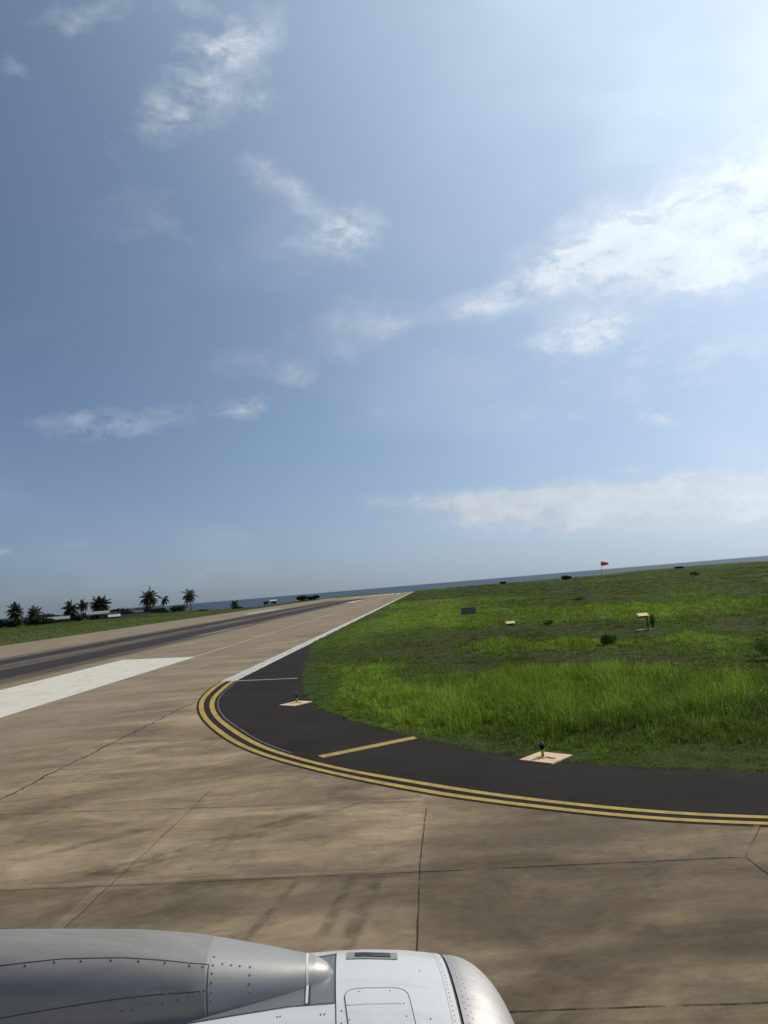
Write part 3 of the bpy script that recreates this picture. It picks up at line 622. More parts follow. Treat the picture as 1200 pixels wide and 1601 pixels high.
def shrub(loc, rx, ry, h, label, group=None, m=None, name='shrub', n=900, leaf=.1, seed=1):
    r = random.Random(seed); root = empty(name, loc)
    lobes = [(r.uniform(-.6, .6) * rx, r.uniform(-.6, .6) * ry, r.uniform(.35, .72) * h, r.uniform(.3, .55)) for _ in range(7)] + [(0, 0, h * .45, .6)]
    V, F = [], []
    for i in range(n):
        lx, ly, lz, s = lobes[r.randrange(len(lobes))]
        d = Vector((r.gauss(0, 1), r.gauss(0, 1), r.gauss(0, 1))).normalized() * (r.random() ** .4)
        c = Vector((lx + d.x * rx * s, ly + d.y * ry * s, max(lz + d.z * h * s * .75, .03 * h)))
        up = Vector((r.gauss(0, .6), r.gauss(0, .6), 1)).normalized(); sd_ = up.cross(Vector((r.gauss(0, 1), r.gauss(0, 1), r.gauss(0, .4)))).normalized()
        L = leaf * r.uniform(.7, 1.6); k = len(V)
        V += [c - up * L * .5, c + sd_ * L * .32, c + up * L * .7, c - sd_ * L * .32]; F.append((k, k + 1, k + 2, k + 3))
    mesh_obj('foliage', V, F, m or M_SHRUB, root)
    mb = MB()
    for q in range(5):
        a = r.uniform(0, 6.28); mb.tube([(0, 0, -.1), (math.cos(a) * rx * .2, math.sin(a) * ry * .2, h * .3), (math.cos(a) * rx * .5, math.sin(a) * ry * .5, h * .62)], [.03 * h, .02 * h, .006 * h], 5)
    mb.build('stem', M_BARK, root)
    return tag(root, label, 'shrub', group)
def palm(loc, h, frond, nf, label, seed, lean=(0, 0), droop=1.0, dense=1.0, wind=(0, 0)):
    r = random.Random(seed); root = empty('palm_tree', loc)
    top = Vector((lean[0], lean[1], h))
    pts = [Vector((lean[0] * (t ** 1.6), lean[1] * (t ** 1.6), -.3 + (h + .3) * t)) for t in np.linspace(0, 1, 9)]
    mb = MB(); mb.tube(pts, [.30 - .14 * t + (.12 if t == 0 else 0) for t in np.linspace(0, 1, 9)], 9); mb.build('trunk', M_BARK, root, True)
    V, F = [], []
    for i in range(nf):
        a = i * 2.39996 + r.uniform(-.25, .25); el = R(80 - 125 * (i / max(nf - 1, 1)) ** .9 + r.uniform(-10, 10)); L = frond * r.uniform(.8, 1.1)
        d = Vector((math.cos(a) * math.cos(el) + wind[0], math.sin(a) * math.cos(el) + wind[1], math.sin(el))).normalized()
        p = top.copy(); spine = [p.copy()]; dirs = [d.copy()]
        for s in range(10):
            d = (d + Vector((wind[0] * .06, wind[1] * .06, -.115 * droop))).normalized(); p = p + d * L / 10; spine.append(p.copy()); dirs.append(d.copy())
        for s in range(10):
            side = dirs[s].cross(Vector((0, 0, 1)));  side = side.normalized() if side.length > .05 else Vector((1, 0, 0))
            wr = .045 * (1 - s / 11); k = len(V)
            V += [spine[s] - side * wr, spine[s] + side * wr, spine[s + 1] + side * wr * .8, spine[s + 1] - side * wr * .8]; F.append((k, k + 1, k + 2, k + 3))
        nl = int(24 * dense)
        for q in range(nl):
            t = .10 + .9 * q / nl; s = min(int(t * 10), 9); b = spine[s].lerp(spine[s + 1], t * 10 - s); dd = dirs[s]
            side = dd.cross(Vector((0, 0, 1))); side = side.normalized() if side.length > .05 else Vector((1, 0, 0))
            ll = frond * .29 * math.sin(math.pi * min(.15 + t * .85, 1)) ** .6 * r.uniform(.8, 1.15) + .1
            for sg in (-1, 1):
                ld = (side * sg * .8 + dd * .55 + Vector((0, 0, -.45 * droop + r.uniform(-.15, .15)))).normalized(); wv = dd * .055 * (1.2 if dense > 1 else 1); k = len(V)
                V += [b - wv, b + wv, b + ld * ll * .6 + wv * .8 + Vector((0, 0, -.04)), b + ld * ll + Vector((0, 0, -.18 * ll)), b + ld * ll * .6 - wv * .8 + Vector((0, 0, -.04))]; F.append((k, k + 1, k + 2, k + 3, k + 4))
    mesh_obj('crown', V, F, M_PALM, root)
    return tag(root, label, 'palm tree', 'coconut palms along the shore')
palm((-153, 412.5, .3), 8.6, 6.4, 44, 'tallest coconut palm with full drooping crown standing above the dark long roof', 1, dense=1.5, droop=1.15)
palm((-150.2, 424, .3), 7.4, 4.2, 18, 'thin ragged palm just right of the tallest palm', 2, (1.2, 0), wind=(.3, 0), droop=1.9, dense=1.2)
palm((-126.3, 400.6, .3), 7.8, 5.2, 26, 'lone windswept palm with the sea behind its bare trunk', 3, (-1.0, 0), wind=(.14, 0), droop=1.3, dense=1.3)
palm((-81.9, 318, .2), 1.6, 2.6, 22, 'stunted low palm nearest the runway, alone on the grass by the sea', 4, droop=.7, dense=1.3)
palm((-151, 315.8, .3), 5.6, 4.2, 40, 'bushy palm rising behind the right end of the long low shed', 5, dense=1.5)
palm((-161.1, 349.7, .3), 7.0, 3.5, 30, 'smaller distant palm between the two bushy palms', 6, dense=1.4)
palm((-143, 327, .3), 6.4, 5.0, 64, 'broad dense palm with round crown behind the pale bungalow', 7, dense=1.8, droop=.9)
palm((-159.8, 288.7, .3), 6.2, 4.0, 36, 'upright palm with pointed top above the dark hedge at the left', 8, dense=1.5, droop=1.1)
palm((-156.3, 296.3, .3), 5.0, 3.8, 30, 'short spreading palm left of the long low shed', 9, dense=1.5, droop=1.1)
far_g = 'shrubs along the far side of the airfield'
shrub((-164.5, 284, .2), 5, 3.5, 4.4, 'dark rounded shrub mass at the left end of the hedge', far_g, M_DARKSH, n=1500, leaf=.5, seed=11)
shrub((-158.5, 287, .2), 4, 3, 3.4, 'dark shrub under the upright pointed palm', far_g, M_DARKSH, n=1200, leaf=.45, seed=12)
shrub((-153.6, 293, .2), 4.2, 3, 3.8, 'dark green shrub under the short spreading palm', far_g, M_DARKSH, n=1300, leaf=.45, seed=13)
shrub((-149.2, 296, .2), 3.2, 2.5, 2.9, 'low olive shrub touching the left end of the long shed', far_g, M_SHRUB, n=900, leaf=.4, seed=14)
shrub((-146.2, 311, .2), 2.6, 2, 3.2, 'leafy shrub between the long shed and the bungalow', far_g, M_DARKSH, n=900, leaf=.4, seed=15)
shrub((-139.6, 314.5, .2), 1.6, 1.5, 2.6, 'narrow dark shrub in front of the bungalow porch', far_g, M_DARKSH, n=600, leaf=.35, seed=16)
shrub((-154.5, 318, .2), 6.5, 3, 3.6, 'dark hedge clump behind the long low shed', far_g, M_DARKSH, n=1500, leaf=.5, seed=41)
shrub((-147.5, 330, .2), 6.0, 3, 4.0, 'dark hedge clump behind the left end of the bungalow', far_g, M_DARKSH, n=1500, leaf=.5, seed=42)
shrub((-137.0, 338, .2), 6.0, 3, 3.4, 'dark hedge clump behind the right end of the bungalow', far_g, M_DARKSH, n=1500, leaf=.5, seed=43)
shrub((-150.0, 372, .2), 8.5, 4, 4.2, 'broad dark thicket behind the pale boundary wall', far_g, M_DARKSH, n=1900, leaf=.6, seed=44)
shrub((-160.5, 392, .2), 9.0, 4, 4.4, 'broad dark thicket left of the dark long building', far_g, M_DARKSH, n=1900, leaf=.6, seed=45)
shrub((-171.5, 330, .2), 9.0, 4, 4.6, 'dark thicket behind the short spreading palm', far_g, M_DARKSH, n=1900, leaf=.6, seed=46)
shrub((-146.5, 409, .2), 4.5, 3, 3.0, 'dark shrub at the foot of the tallest palm', far_g, M_DARKSH, n=900, leaf=.45, seed=17)
shrub((-125.5, 379, .2), 6.0, 3, 3.3, 'wide dark shrub by the lone windswept palm, against the sea', far_g, M_DARKSH, n=1300, leaf=.5, seed=18)
shrub((-134.5, 384, .2), 3.2, 2, 1.9, 'low shrub left of the wide shrub by the sea', far_g, M_DARKSH, n=600, leaf=.45, seed=19)
shrub((-93.5, 312, .2), 2.4, 2, 1.0, 'small low shrub at the edge of the grass by the sea', far_g, M_DARKSH, n=400, leaf=.3, seed=20)
shrub((-80.2, 316.5, .2), 2.8, 2, 1.1, 'flat shrub spreading under the stunted palm', far_g, M_DARKSH, n=500, leaf=.3, seed=21)
shrub((-73.5, 433.4, .0), 3.4, 2, 3.2, 'taller of the two dark thickets left of the runway end', far_g, M_DARKSH, n=1300, leaf=.45, seed=22)
shrub((-66.8, 434.6, .0), 4.4, 2, 3.0, 'longer of the two dark thickets beside the runway end', far_g, M_DARKSH, n=1500, leaf=.45, seed=23)
shrub((68.9, 394, .2), 3.2, 2, 2.2, 'dark shrub left of the windsock on the skyline', far_g, M_DARKSH, n=900, leaf=.4, seed=24)
shrub((168.9, 533, .0), 4.0, 2, 1.5, 'low dark shrub on the skyline far right of the windsock', far_g, M_DARKSH, n=800, leaf=.5, seed=25)
shrub((43.4, 466, .1), 2.2, 1.6, 1.5, 'tiny dark shrub on the skyline above the grey sign board', far_g, M_DARKSH, n=500, leaf=.4, seed=26)
near_g = 'shrubs in the wild grass'
M_GSH = mat('field_shrub_leaves', rough=.7, spec=.12, build=m_leaf((.105, .155, .026), (.175, .245, .040)))
shrub((9.1, 40.9, .08), .62, .55, .62, 'round dark green shrub at the edge of the bright grass mound', near_g, M_GSH, n=2200, leaf=.07, seed=31)
shrub((12.9, 29.9, .1), .85, .8, .85, 'dark leafy shrub at the right edge of the field', near_g, M_GSH, n=2600, leaf=.08, seed=32)
shrub((13.45, 48.8, .0), .26, .24, 1.05, 'slender leafy shrub beside the farther light box on legs', near_g, M_GSH, n=420, leaf=.08, seed=33)
shrub((8.7, 59.6, .1), .5, .4, .42, 'low dark shrub right of the half buried light box', near_g, M_GSH, n=600, leaf=.08, seed=34)
shrub((19.5, 104, .1), .8, .6, .5, 'small dark shrub alone in the middle of the field', near_g, M_GSH, n=600, leaf=.12, seed=35)
shrub((70, 208, .3), 1.8, 1.4, 1.1, 'dark shrub high in the field at the right', near_g, M_GSH, n=900, leaf=.22, seed=36)

# ------------------------------------------------------------------ buildings beyond the runway
M_ROOFW = mat('pale_sheet_roof', (.27, .275, .28), .7, spec=.2, build=worn((.27, .275, .28), (.17, .165, .16), .6, .5))
M_ROOFD = mat('dark_sheet_roof', (.06, .055, .055), .7)
M_WALLP = mat('pale_render', (.38, .35, .31), .85, build=worn((.24, .225, .20), (.15, .138, .12), .6, .6))
M_WALLD = mat('dark_wall', (.075, .07, .068), .85)
M_WIN = mat('dark_window_glass', (.02, .022, .025), .15)
def building(name, cat, label, loc, rz, L, W, hw, hr, mw, mr, nwin=3, porch=False):
    root = empty(name, loc, rz)
    mb = MB(); mb.box((0, 0, hw / 2), (L, W, hw)); mb.add([(-L / 2 + .01, -W / 2, hw), (-L / 2 + .01, W / 2, hw), (-L / 2 + .01, 0, hw + hr), (L / 2 - .01, -W / 2, hw), (L / 2 - .01, W / 2, hw), (L / 2 - .01, 0, hw + hr)], [(0, 1, 2), (3, 5, 4)]); mb.build('wall', mw, root)
    mb = MB(); o = .35; t = .12; sl = hr / (W / 2)
    for s in (-1, 1):
        a = [(-L / 2 - o, 0, hw + hr + .02), (L / 2 + o, 0, hw + hr + .02), (L / 2 + o, s * (W / 2 + o), hw - sl * o + .02), (-L / 2 - o, s * (W / 2 + o), hw - sl * o + .02)]
        b = [(x, y, z + t) for x, y, z in a]; mb.add(a + b, [(0, 1, 2, 3), (7, 6, 5, 4), (0, 4, 5, 1), (1, 5, 6, 2), (2, 6, 7, 3), (3, 7, 4, 0)])
    mb.build('roof', mr, root)
    for i in range(nwin):
        x = -L / 2 + L * (i + .5) / nwin
        mb = MB(); mb.box((x, -W / 2 - .02, hw * .55), (min(1.2, L / nwin * .5), .06, hw * .36)); wn_ = mb.build('window', M_WIN, root)
        mb = MB(); mb.box((x, -W / 2 - .06, hw * .36), (min(1.4, L / nwin * .6), .16, .08)); mb.build('sill', M_WALLP, wn_)
    mb = MB(); mb.box((L * .36, -W / 2 - .03, hw * .36), (.9, .06, hw * .72)); mb.build('door', M_WALLD, root)
    if porch:
        mb = MB(); mb.box((0, -W / 2 - 1.5, hw - .35), (L * .9, 2.4, .12)); mb.build('porch_roof', mr, root)
        for i in range(4):
            mb = MB(); mb.box((-L * .42 + L * .84 * i / 3, -W / 2 - 2.5, (hw - .41) / 2), (.14, .14, hw - .41)); mb.build('porch_post', M_WALLP, root)
    return tag(root, label, cat, 'low buildings by the shore')
building('shed', 'shed', 'long low shed with pale grey sheet roof beside the left palms', (-151.8, 304, .2), R(25), 10.5, 6, 1.9, 1.0, M_WALLD, M_ROOFW, 4)
building('bungalow', 'house', 'pale bungalow with a porch under the broad dense palm', (-140.4, 318.5, .2), R(24), 8.5, 5, 2.7, 1.0, M_WALLP, M_ROOFW, 3, True)
building('hut', 'hut', 'small white roofed hut just right of the pale bungalow', (-132.4, 316, .2), R(24), 4.2, 3, 1.1, .8, M_WALLD, mat('bright_sheet_roof', (.42, .43, .44), .7), 2)
building('warehouse', 'building', 'dark long roofed building behind the tallest palm', (-157, 416, .0), R(21), 19, 9, 2.7, 1.5, M_WALLD, M_ROOFD, 6)
building('hut', 'hut', 'tiny white hut beside the runway end, seen against the sea', (-100.6, 489, -.6), R(12), 3.6, 3, 1.9, .6, M_WALLP, mat('white_sheet_roof', (.6, .6, .6), .5), 1)
building('cabin', 'hut', 'tiny dark cabin left of the white hut at the runway end', (-105.5, 489, -.6), R(12), 3, 3, 1.8, .6, M_WALLD, M_ROOFD, 1)
building('barn', 'building', 'low dark roofed building between the hut and the tallest palm', (-141.5, 352, .2), R(24), 14, 6, 1.8, .9, M_WALLD, M_ROOFD, 4)
mb = MB(); mb.box((0, 0, .75), (15, .25, 1.5)); 
wl = empty('boundary_wall', (-129, 327, .2), R(24)); mb.build('wall_panel', M_WALLP, wl); mb = MB(); mb.box((0, 0, 1.555), (15.1, .4, .1)); mb.build('coping', M_WALLP, wl)
tag(wl, 'pale grey boundary wall right of the white roofed hut', 'wall')
for px, py, h, lb in ((-151.6, 316, 6.0, 'thin pole rising behind the long low shed, the left of two'), (-148.6, 318, 6.4, 'thin pole rising behind the long low shed, the right of two')):
    mb = MB(); mb.tube([(0, 0, -.3), (0, 0, h)], [.10, .06], 8); root = empty('utility_pole', (px, py, .2)); mb.build('pole', M_BARK, root)
    mb = MB(); mb.box((0, 0, h - .5), (1.3, .1, .1), R(24)); mb.build('crossarm', M_BARK, root); tag(root, lb, 'pole', 'utility poles behind the shed')
root = empty('storage_tank', (-165.7, 276.5, .1)); mb = MB(); mb.lathe([(.9, 0), (.95, .05), (.95, 1.3), (.6, 1.6), (.2, 1.7)], 20); mb.build('tank_shell', M_WALLP, root, True); mb = MB(); mb.lathe([(.22, 1.7), (.22, 1.82)], 14); mb.build('lid', M_WALLD, root)
tag(root, 'small white tank at the left edge in front of the hedge', 'tank')

# ------------------------------------------------------------------ field equipment
M_GALV = mat('galvanised_steel', (.30, .30, .29), .5, .6)
M_YELB = mat('yellow_enamel', (.72, .55, .14), .45, build=worn((.86, .68, .20), (.55, .42, .16), .4, 4))
M_DARKM = mat('dark_metal', (.05, .052, .05), .5, .3)
M_CONB = mat('pale_concrete', (.40, .37, .31), .9, build=worn((.40, .37, .31), (.24, .21, .17), .6, 4))
def light_box(loc, rz, hgt, label, base=True, s=1.0):
    root = empty('approach_light', loc, rz)
    mb = MB(); ys = [(-.26, -.085), (-.26, -.05), (.04, .10), (.22, .10), (.22, -.085)]; mb.add([(sx_ * .33 * s, y_ * s, hgt + z_ * s) for sx_ in (-1, 1) for y_, z_ in ys], [(0, 1, 2, 3, 4), (9, 8, 7, 6, 5)] + [(q, 5 + q, 5 + (q + 1) % 5, (q + 1) % 5) for q in range(5)]); mb.build('housing', M_YELB, root)
    mb = MB(); mb.box((0, -.262 * s, hgt - .068 * s), (.50 * s, .02, .026 * s)); mb.build('lens_window', M_WIN, root)
    mb = MB(); mb.box((0, .02, hgt - .125 * s), (.5 * s, .3 * s, .07 * s)); mb.build('bracket', M_DARKM, root)
    for lx, ly, rr in ((-.22, .12, .018), (.24, -.10, .045), (.2, .14, .018)):
        mb = MB(); mb.tube([(lx * s, ly * s, 0.02), (lx * s, ly * s, hgt - .15 * s)], rr, 8); lg = mb.build('leg', M_DARKM if rr > .03 else M_GALV, root)
        mb = MB(); mb.lathe([(.07, 0.0), (.07, .03)], 12, (lx * s, ly * s, .02)); mb.build('foot_flange', M_GALV, lg)
    if base:
        for bx, bw in ((-.26, .42), (.40, .34)):
            mb = MB(); mb.box((bx, 0, .03), (bw, .5, .12), 0, .015); mb.build('footing', M_CONB, root)
    return tag(root, label, 'airfield light', 'yellow light boxes in the field')
light_box((5.75, 58.9, .12), R(5), .46, 'low yellow light box half sunk in grass, left of the taller one', False)
light_box((12.85, 48.6, .02), R(8), .98, 'taller yellow light box on thin legs with pale concrete footings')
root = empty('airfield_sign', (3.9, 85, .15), R(-3))
mb = MB(); mb.box((0, 0, .55), (1.6, .12, .72), 0, .02); mb.build('panel', mat('sign_back_paint', (.17, .175, .14), .8), root)
mb = MB(); mb.box((0, -.085, .55), (1.5, .03, .06)); mb.box((-.4, -.07, .55), (.05, .015, .66)); mb.box((.4, -.07, .55), (.05, .015, .66)); mb.build('brace', mat('sign_brace_paint', (.19, .19, .165), .8), root)
for lx in (-.6, .6): mb = MB(); mb.tube([(lx, 0, -.3), (lx, 0, .2)], .035, 8); mb.build('leg', M_GALV, root)
tag(root, 'dark grey sign board in the field, seen from its back', 'sign')
root = empty('windsock', (73.0, 332.1, .2))
mb = MB(); mb.tube([(0, 0, -.4), (0, 0, 6.9)], [.12, .06], 10); mb.build('pole', M_GALV, root)
mb = MB(); V, F = [], []; nseg = 16
mb.tube([(.05, 0, 6.15), (.4, 0, 6.15)], .03, 6); mb.tube([(.30 + 0, 1.0 * math.cos(a), 6.15 + 1.0 * math.sin(a)) for a in np.linspace(0, 2 * math.pi, 20)], .03, 6); mb.build('hoop', M_DARKM, root)
def m_sock(t, b):
    tr = t.new('ShaderNodeBsdfTranslucent'); tr.inputs[0].default_value = (.80, .12, .05, 1); mx = t.new('ShaderNodeMixShader'); mx.inputs[0].default_value = .5
    t.l.new(b.outputs[0], mx.inputs[1]); t.l.new(tr.outputs[0], mx.inputs[2]); t.l.new(mx.outputs[0], t.n['Material Output'].inputs[0])
M_SOCK = mat('orange_fabric', (.80, .12, .05), .8, build=m_sock)
for k in range(9):
    u = k / 8; cx = .30 + 2.9 * u; cz = 6.15 - .22 * u * u; rr = 1.0 - .55 * u
    for q in range(nseg): a = 2 * math.pi * q / nseg; V.append((cx, rr * math.cos(a) * (1 - .08 * math.sin(3 * a + k)), cz + rr * math.sin(a)))
for k in range(8):
    for q in range(nseg): F.append((k * nseg + q, k * nseg + (q + 1) % nseg, (k + 1) * nseg + (q + 1) % nseg, (k + 1) * nseg + q))
mesh_obj('sock', V, F, M_SOCK, root, True)
tag(root, 'orange windsock blowing right on a tall thin pole near the skyline', 'windsock')
# edge lights on their concrete pads
M_PAD = mat('painted_pad_concrete', (.70, .49, .31), .85, build=worn((.72, .50, .32), (.50, .34, .21), .7, 5))
M_LENS = mat('dark_blue_lens', (.005, .007, .014), .12)
M_YSTEM = mat('yellow_stem_paint', (.50, .36, .05), .5)
def pad(cx, cy, wx, wy, rz, label, h=.03):
    mb = MB(); mb.box((0, 0, h / 2 - .01), (wx, wy, h + .02), 0, .008); o = mb.build('concrete_pad', M_PAD); o.location = (cx, cy, .004); o.rotation_euler = (0, 0, rz)
    return tag(o, label, 'concrete pad', 'pads of the edge lights')
def edge_light(x, y, z, label):
    root = empty('edge_light', (x, y, z))
    mb = MB(); mb.lathe([(.14, 0), (.14, .012), (.11, .02), (.05, .024), (.045, .03)], 20); mb.build('base_plate', M_YSTEM, root, True)
    mb = MB(); mb.lathe([(.034, .026), (.030, .12), (.040, .125), (.040, .165), (.055, .175), (.055, .185)], 14); mb.build('stem', M_YSTEM, root, True)
    mb = MB(); mb.lathe([(.048, .186), (.052, .20), (.052, .27), (.044, .305), (.024, .325), (.010, .33)], 18); mb.build('lens', M_LENS, root, True)
    mb = MB(); mb.lathe([(.07, .176), (.07, .19)], 16); mb.build('collar', M_DARKM, root, True)
    mb = MB(); mb.tube([(.02, 0, .32), (.03, 0, .38)], .005, 5); mb.build('spike', M_GALV, root)
    mb = MB(); mb.tube([(.06, -.05, .02), (.16, -.16, .015), (.24, -.20, .012)], .012, 6); mb.build('cable', M_DARKM, root, True)
    return tag(root, label, 'edge light', 'taxiway edge lights')
pad(2.18, 17.36, .84, .84, R(-41), 'square pinkish concrete pad at the grass edge, nearer the camera')
edge_light(2.12, 17.36, .026, 'edge light with dark lens on the nearer pinkish pad')
pad(-5.32, 28.62, .78, .98, R(-37), 'worn pinkish concrete pad where the shoulder meets the grass, farther away')
edge_light(-5.30, 28.75, .026, 'edge light with dark lens on the farther pinkish pad')

# ------------------------------------------------------------------ jet engine of the aircraft
PSI = .12117; D0 = 2.9615; ZC = 1.5742
eng = empty('jet_engine', (-math.sin(PSI) * D0, math.cos(PSI) * D0, 0.0), PSI)   # local x: forward along the engine axis, y: outboard, z: up
def r_nac(s):
    return float(np.interp(s, [-3.6, -3.0, -2.2, -1.4, -.9, -.5, -.155, .0, .15, .25, .311], [.78, .86, .95, 1.01, 1.028, 1.033, 1.030, 1.021, 1.004, .986, .972]))
def nac(s, ph, off=0.0):
    r = r_nac(s) + off; return (s, -r * math.sin(ph), ZC + r * math.cos(ph))     # ph > 0 faces the cabin
def surf_grid(fn, us, vs, closed=False):
    V = [fn(u, v) for u in us for v in vs]; nv = len(vs); F = []
    for i in range(len(us) - 1):
        for k in range(nv if closed else nv - 1): F.append((i * nv + k, i * nv + (k + 1) % nv, (i + 1) * nv + (k + 1) % nv, (i + 1) * nv + k))
    return V, F
def m_wcowl(t, b):
    p = pos(t)
    n = t.noise(t.mapping(p, (.6, 6, 6), PSI), 1.6, 7, .7, .3); n2 = t.noise(p, 5, 5, .6)
    c = t.mix(t.rng(n, .50, .74, 0, .35), (.66, .655, .625), (.42, .40, .36)); c = t.mix(t.rng(n2, .5, .75, 0, .14), c, (.52, .50, .46)); c = t.mix(t.rng(t.noise(t.mapping(p, (1.1, 22, 22), PSI, (1, 2, 3)), 1.0, 5, .6), .60, .78, 0, .28), c, (.34, .30, .26))
    t.l.new(c, b.inputs['Base Color']); t.put(b.inputs['Roughness'], t.rng(n2, .3, .7, .24, .42))
    bump(t, b, t.noise(p, 2.2, 2, .5), .05, .02)
M_COWL = mat('white_gloss_paint', build=m_wcowl, spec=.5)
def m_lip(t, b):
    p = pos(t); n = t.noise(t.mapping(p, (2, 9, 9), PSI), 1.6, 6, .7); n2 = t.noise(p, 40, 4, .7)
    c = t.mix(t.rng(n, .35, .7), (.52, .50, .47), (.42, .40, .375)); t.l.new(c, b.inputs['Base Color'])
    t.put(b.inputs['Roughness'], t.math('ADD', t.rng(n, .3, .7, .50, .62), t.math('MULTIPLY', n2, .06)))
M_LIP = mat('bare_aluminium', metal=.85, build=m_lip)
def m_pyl(t, b):
    p = pos(t); n = t.noise(t.mapping(p, (1.2, 8, 8), PSI), 1.8, 6, .7); n2 = t.noise(p, 25, 4, .6); n3 = t.noise(p, 3.0, 5, .6)
    c = t.mix(t.rng(n, .35, .7), (.345, .318, .282), (.25, .23, .204)); c = t.mix(t.rng(n3, .55, .75, 0, .25), c, (.19, .17, .15)); t.l.new(c, b.inputs['Base Color'])
    t.put(b.inputs['Roughness'], t.math('ADD', t.rng(n, .3, .7, .38, .50), t.math('MULTIPLY', n2, .05)))
    bump(t, b, t.noise(t.mapping(p, (3, 3, 3)), 1.0, 2, .5), .08, .02)
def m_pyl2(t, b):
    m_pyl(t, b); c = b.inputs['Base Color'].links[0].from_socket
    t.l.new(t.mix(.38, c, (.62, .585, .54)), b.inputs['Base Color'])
M_PYL = mat('silver_grey_paint', metal=.30, spec=.35, build=m_pyl)
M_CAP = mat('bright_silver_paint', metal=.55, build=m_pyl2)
M_SADDLE = mat('grey_gloss_paint', (.20, .20, .20), .35, .15)
M_SEAM = mat('dark_seam', (.03, .028, .026), .7)
M_LIGHTSEAL = mat('pale_seal', (.62, .61, .58), .5)
M_SCREW = mat('worn_screw', (.20, .19, .175), .5, .6)
PI = math.pi
def sad(s):   # half angle of the grey saddle under the pylon, towards the cabin
    return R(float(np.interp(s, [-3.2, -1.4, -.6, -.276, -.118], [11.5, 11.0, 9.3, 8.05, 8.3])))
SF = -.112                                     # front of the saddle
def sad_far(s): return R(float(np.interp(s, [-3.2, -.6, -.25, SF], [-12.0, -12.0, -12.8, -15.5])))
# white cowl: full ring forward of the saddle, a ring with a gap over the saddle
V1, F1 = surf_grid(lambda s, a: nac(s, a), np.linspace(SF, .311, 14), np.linspace(0, 2 * PI, 145)[:-1], True)
V2, F2 = surf_grid(lambda s, k: nac(s, sad(s) + (2 * PI + sad_far(s) - sad(s)) * k), np.linspace(-3.6, SF, 30), np.linspace(0, 1, 140))
mb = MB(); mb.add(V1, F1); mb.add(V2, F2); cowl = mb.build('cowl', M_COWL, eng, True)
Vs, Fs = surf_grid(lambda s, k: nac(s, sad_far(s) + (sad(s) - sad_far(s)) * k, -.002), np.linspace(-3.6, SF - .002, 40), np.linspace(0, 1, 16))
mesh_obj('saddle_panel', Vs, Fs, M_SADDLE, eng, True)
# intake lip, throat and fan
LL, RF = .235, .66
prof = [(.317 + LL * math.sin(t * PI / 2), RF + (.968 - RF) * math.cos(t * PI / 2)) for t in np.linspace(0, 1, 22)]
prof += [(.317 + LL * math.cos(t * PI / 2) * 1.0, RF - .03 * math.sin(t * PI / 2)) for t in np.linspace(.1, 1, 8)]
th = np.linspace(0, 2 * PI, 145)[:-1]
V, F = [], []
for s, r in prof: V += [(s, -r * math.sin(a), ZC + r * math.cos(a)) for a in th]
for i in range(len(prof) - 1):
    for k in range(144): F.append((i * 144 + k, i * 144 + (k + 1) % 144, (i + 1) * 144 + (k + 1) % 144, (i + 1) * 144 + k))
lip = mesh_obj('intake_lip', V, F, M_LIP, eng, True)
V, F = surf_grid(lambda s, a: (s, -(.67 + .05 * (.3 - s)) * math.sin(a), ZC + (.67 + .05 * (.3 - s)) * math.cos(a)), np.linspace(.317, -.55, 8), th[::2], True); mesh_obj('intake_throat', V, F, M_SADDLE, eng, True)
mb = MB()
for q in range(24):
    a = 2 * PI * q / 24
    mb.add([(-.42, -.16 * math.sin(a), ZC + .16 * math.cos(a)), (-.50, -.16 * math.sin(a + .2), ZC + .16 * math.cos(a + .2)), (-.52, -.70 * math.sin(a + .34), ZC + .70 * math.cos(a + .34)), (-.38, -.70 * math.sin(a + .12), ZC + .70 * math.cos(a + .12))], [(0, 1, 2, 3)])
mb.build('fan_blades', M_DARKM, eng)
V, F = surf_grid(lambda s, a: (s, -max(.18 * math.sqrt(max(-s - .16, 0) / .36), .002) * math.sin(a), ZC + max(.18 * math.sqrt(max(-s - .16, 0) / .36), .002) * math.cos(a)), np.linspace(-.16, -.52, 12), th[::4], True); mesh_obj('spinner', V, F, M_DARKM, eng, True)
V, F = surf_grid(lambda s, a: (s, -float(np.interp(s, [-4.6, -3.6], [.42, .66])) * math.sin(a), ZC + float(np.interp(s, [-4.6, -3.6], [.42, .66])) * math.cos(a)), np.linspace(-4.6, -3.4, 8), th[::3], True); mesh_obj('exhaust_nozzle', V, F, M_PYL, eng, True)
def band(pts, wd, fn, off):
    """thin strip that follows a surface; pts in surface coordinates"""
    P = [Vector(fn(*p, off)) for p in pts]; V, F = [], []
    for i, p in enumerate(P):
        t = (P[min(i + 1, len(P) - 1)] - P[max(i - 1, 0)]).normalized()
        e = 1e-3; du = Vector(fn(pts[i][0] + e, pts[i][1], off)) - p; dv = Vector(fn(pts[i][0], pts[i][1] + e, off)) - p
        nn = du.cross(dv).normalized(); s = t.cross(nn).normalized() * wd / 2; V += [tuple(p - s), tuple(p + s)]
    for i in range(len(P) - 1): F.append((2 * i, 2 * i + 1, 2 * i + 3, 2 * i + 2))
    return V, F
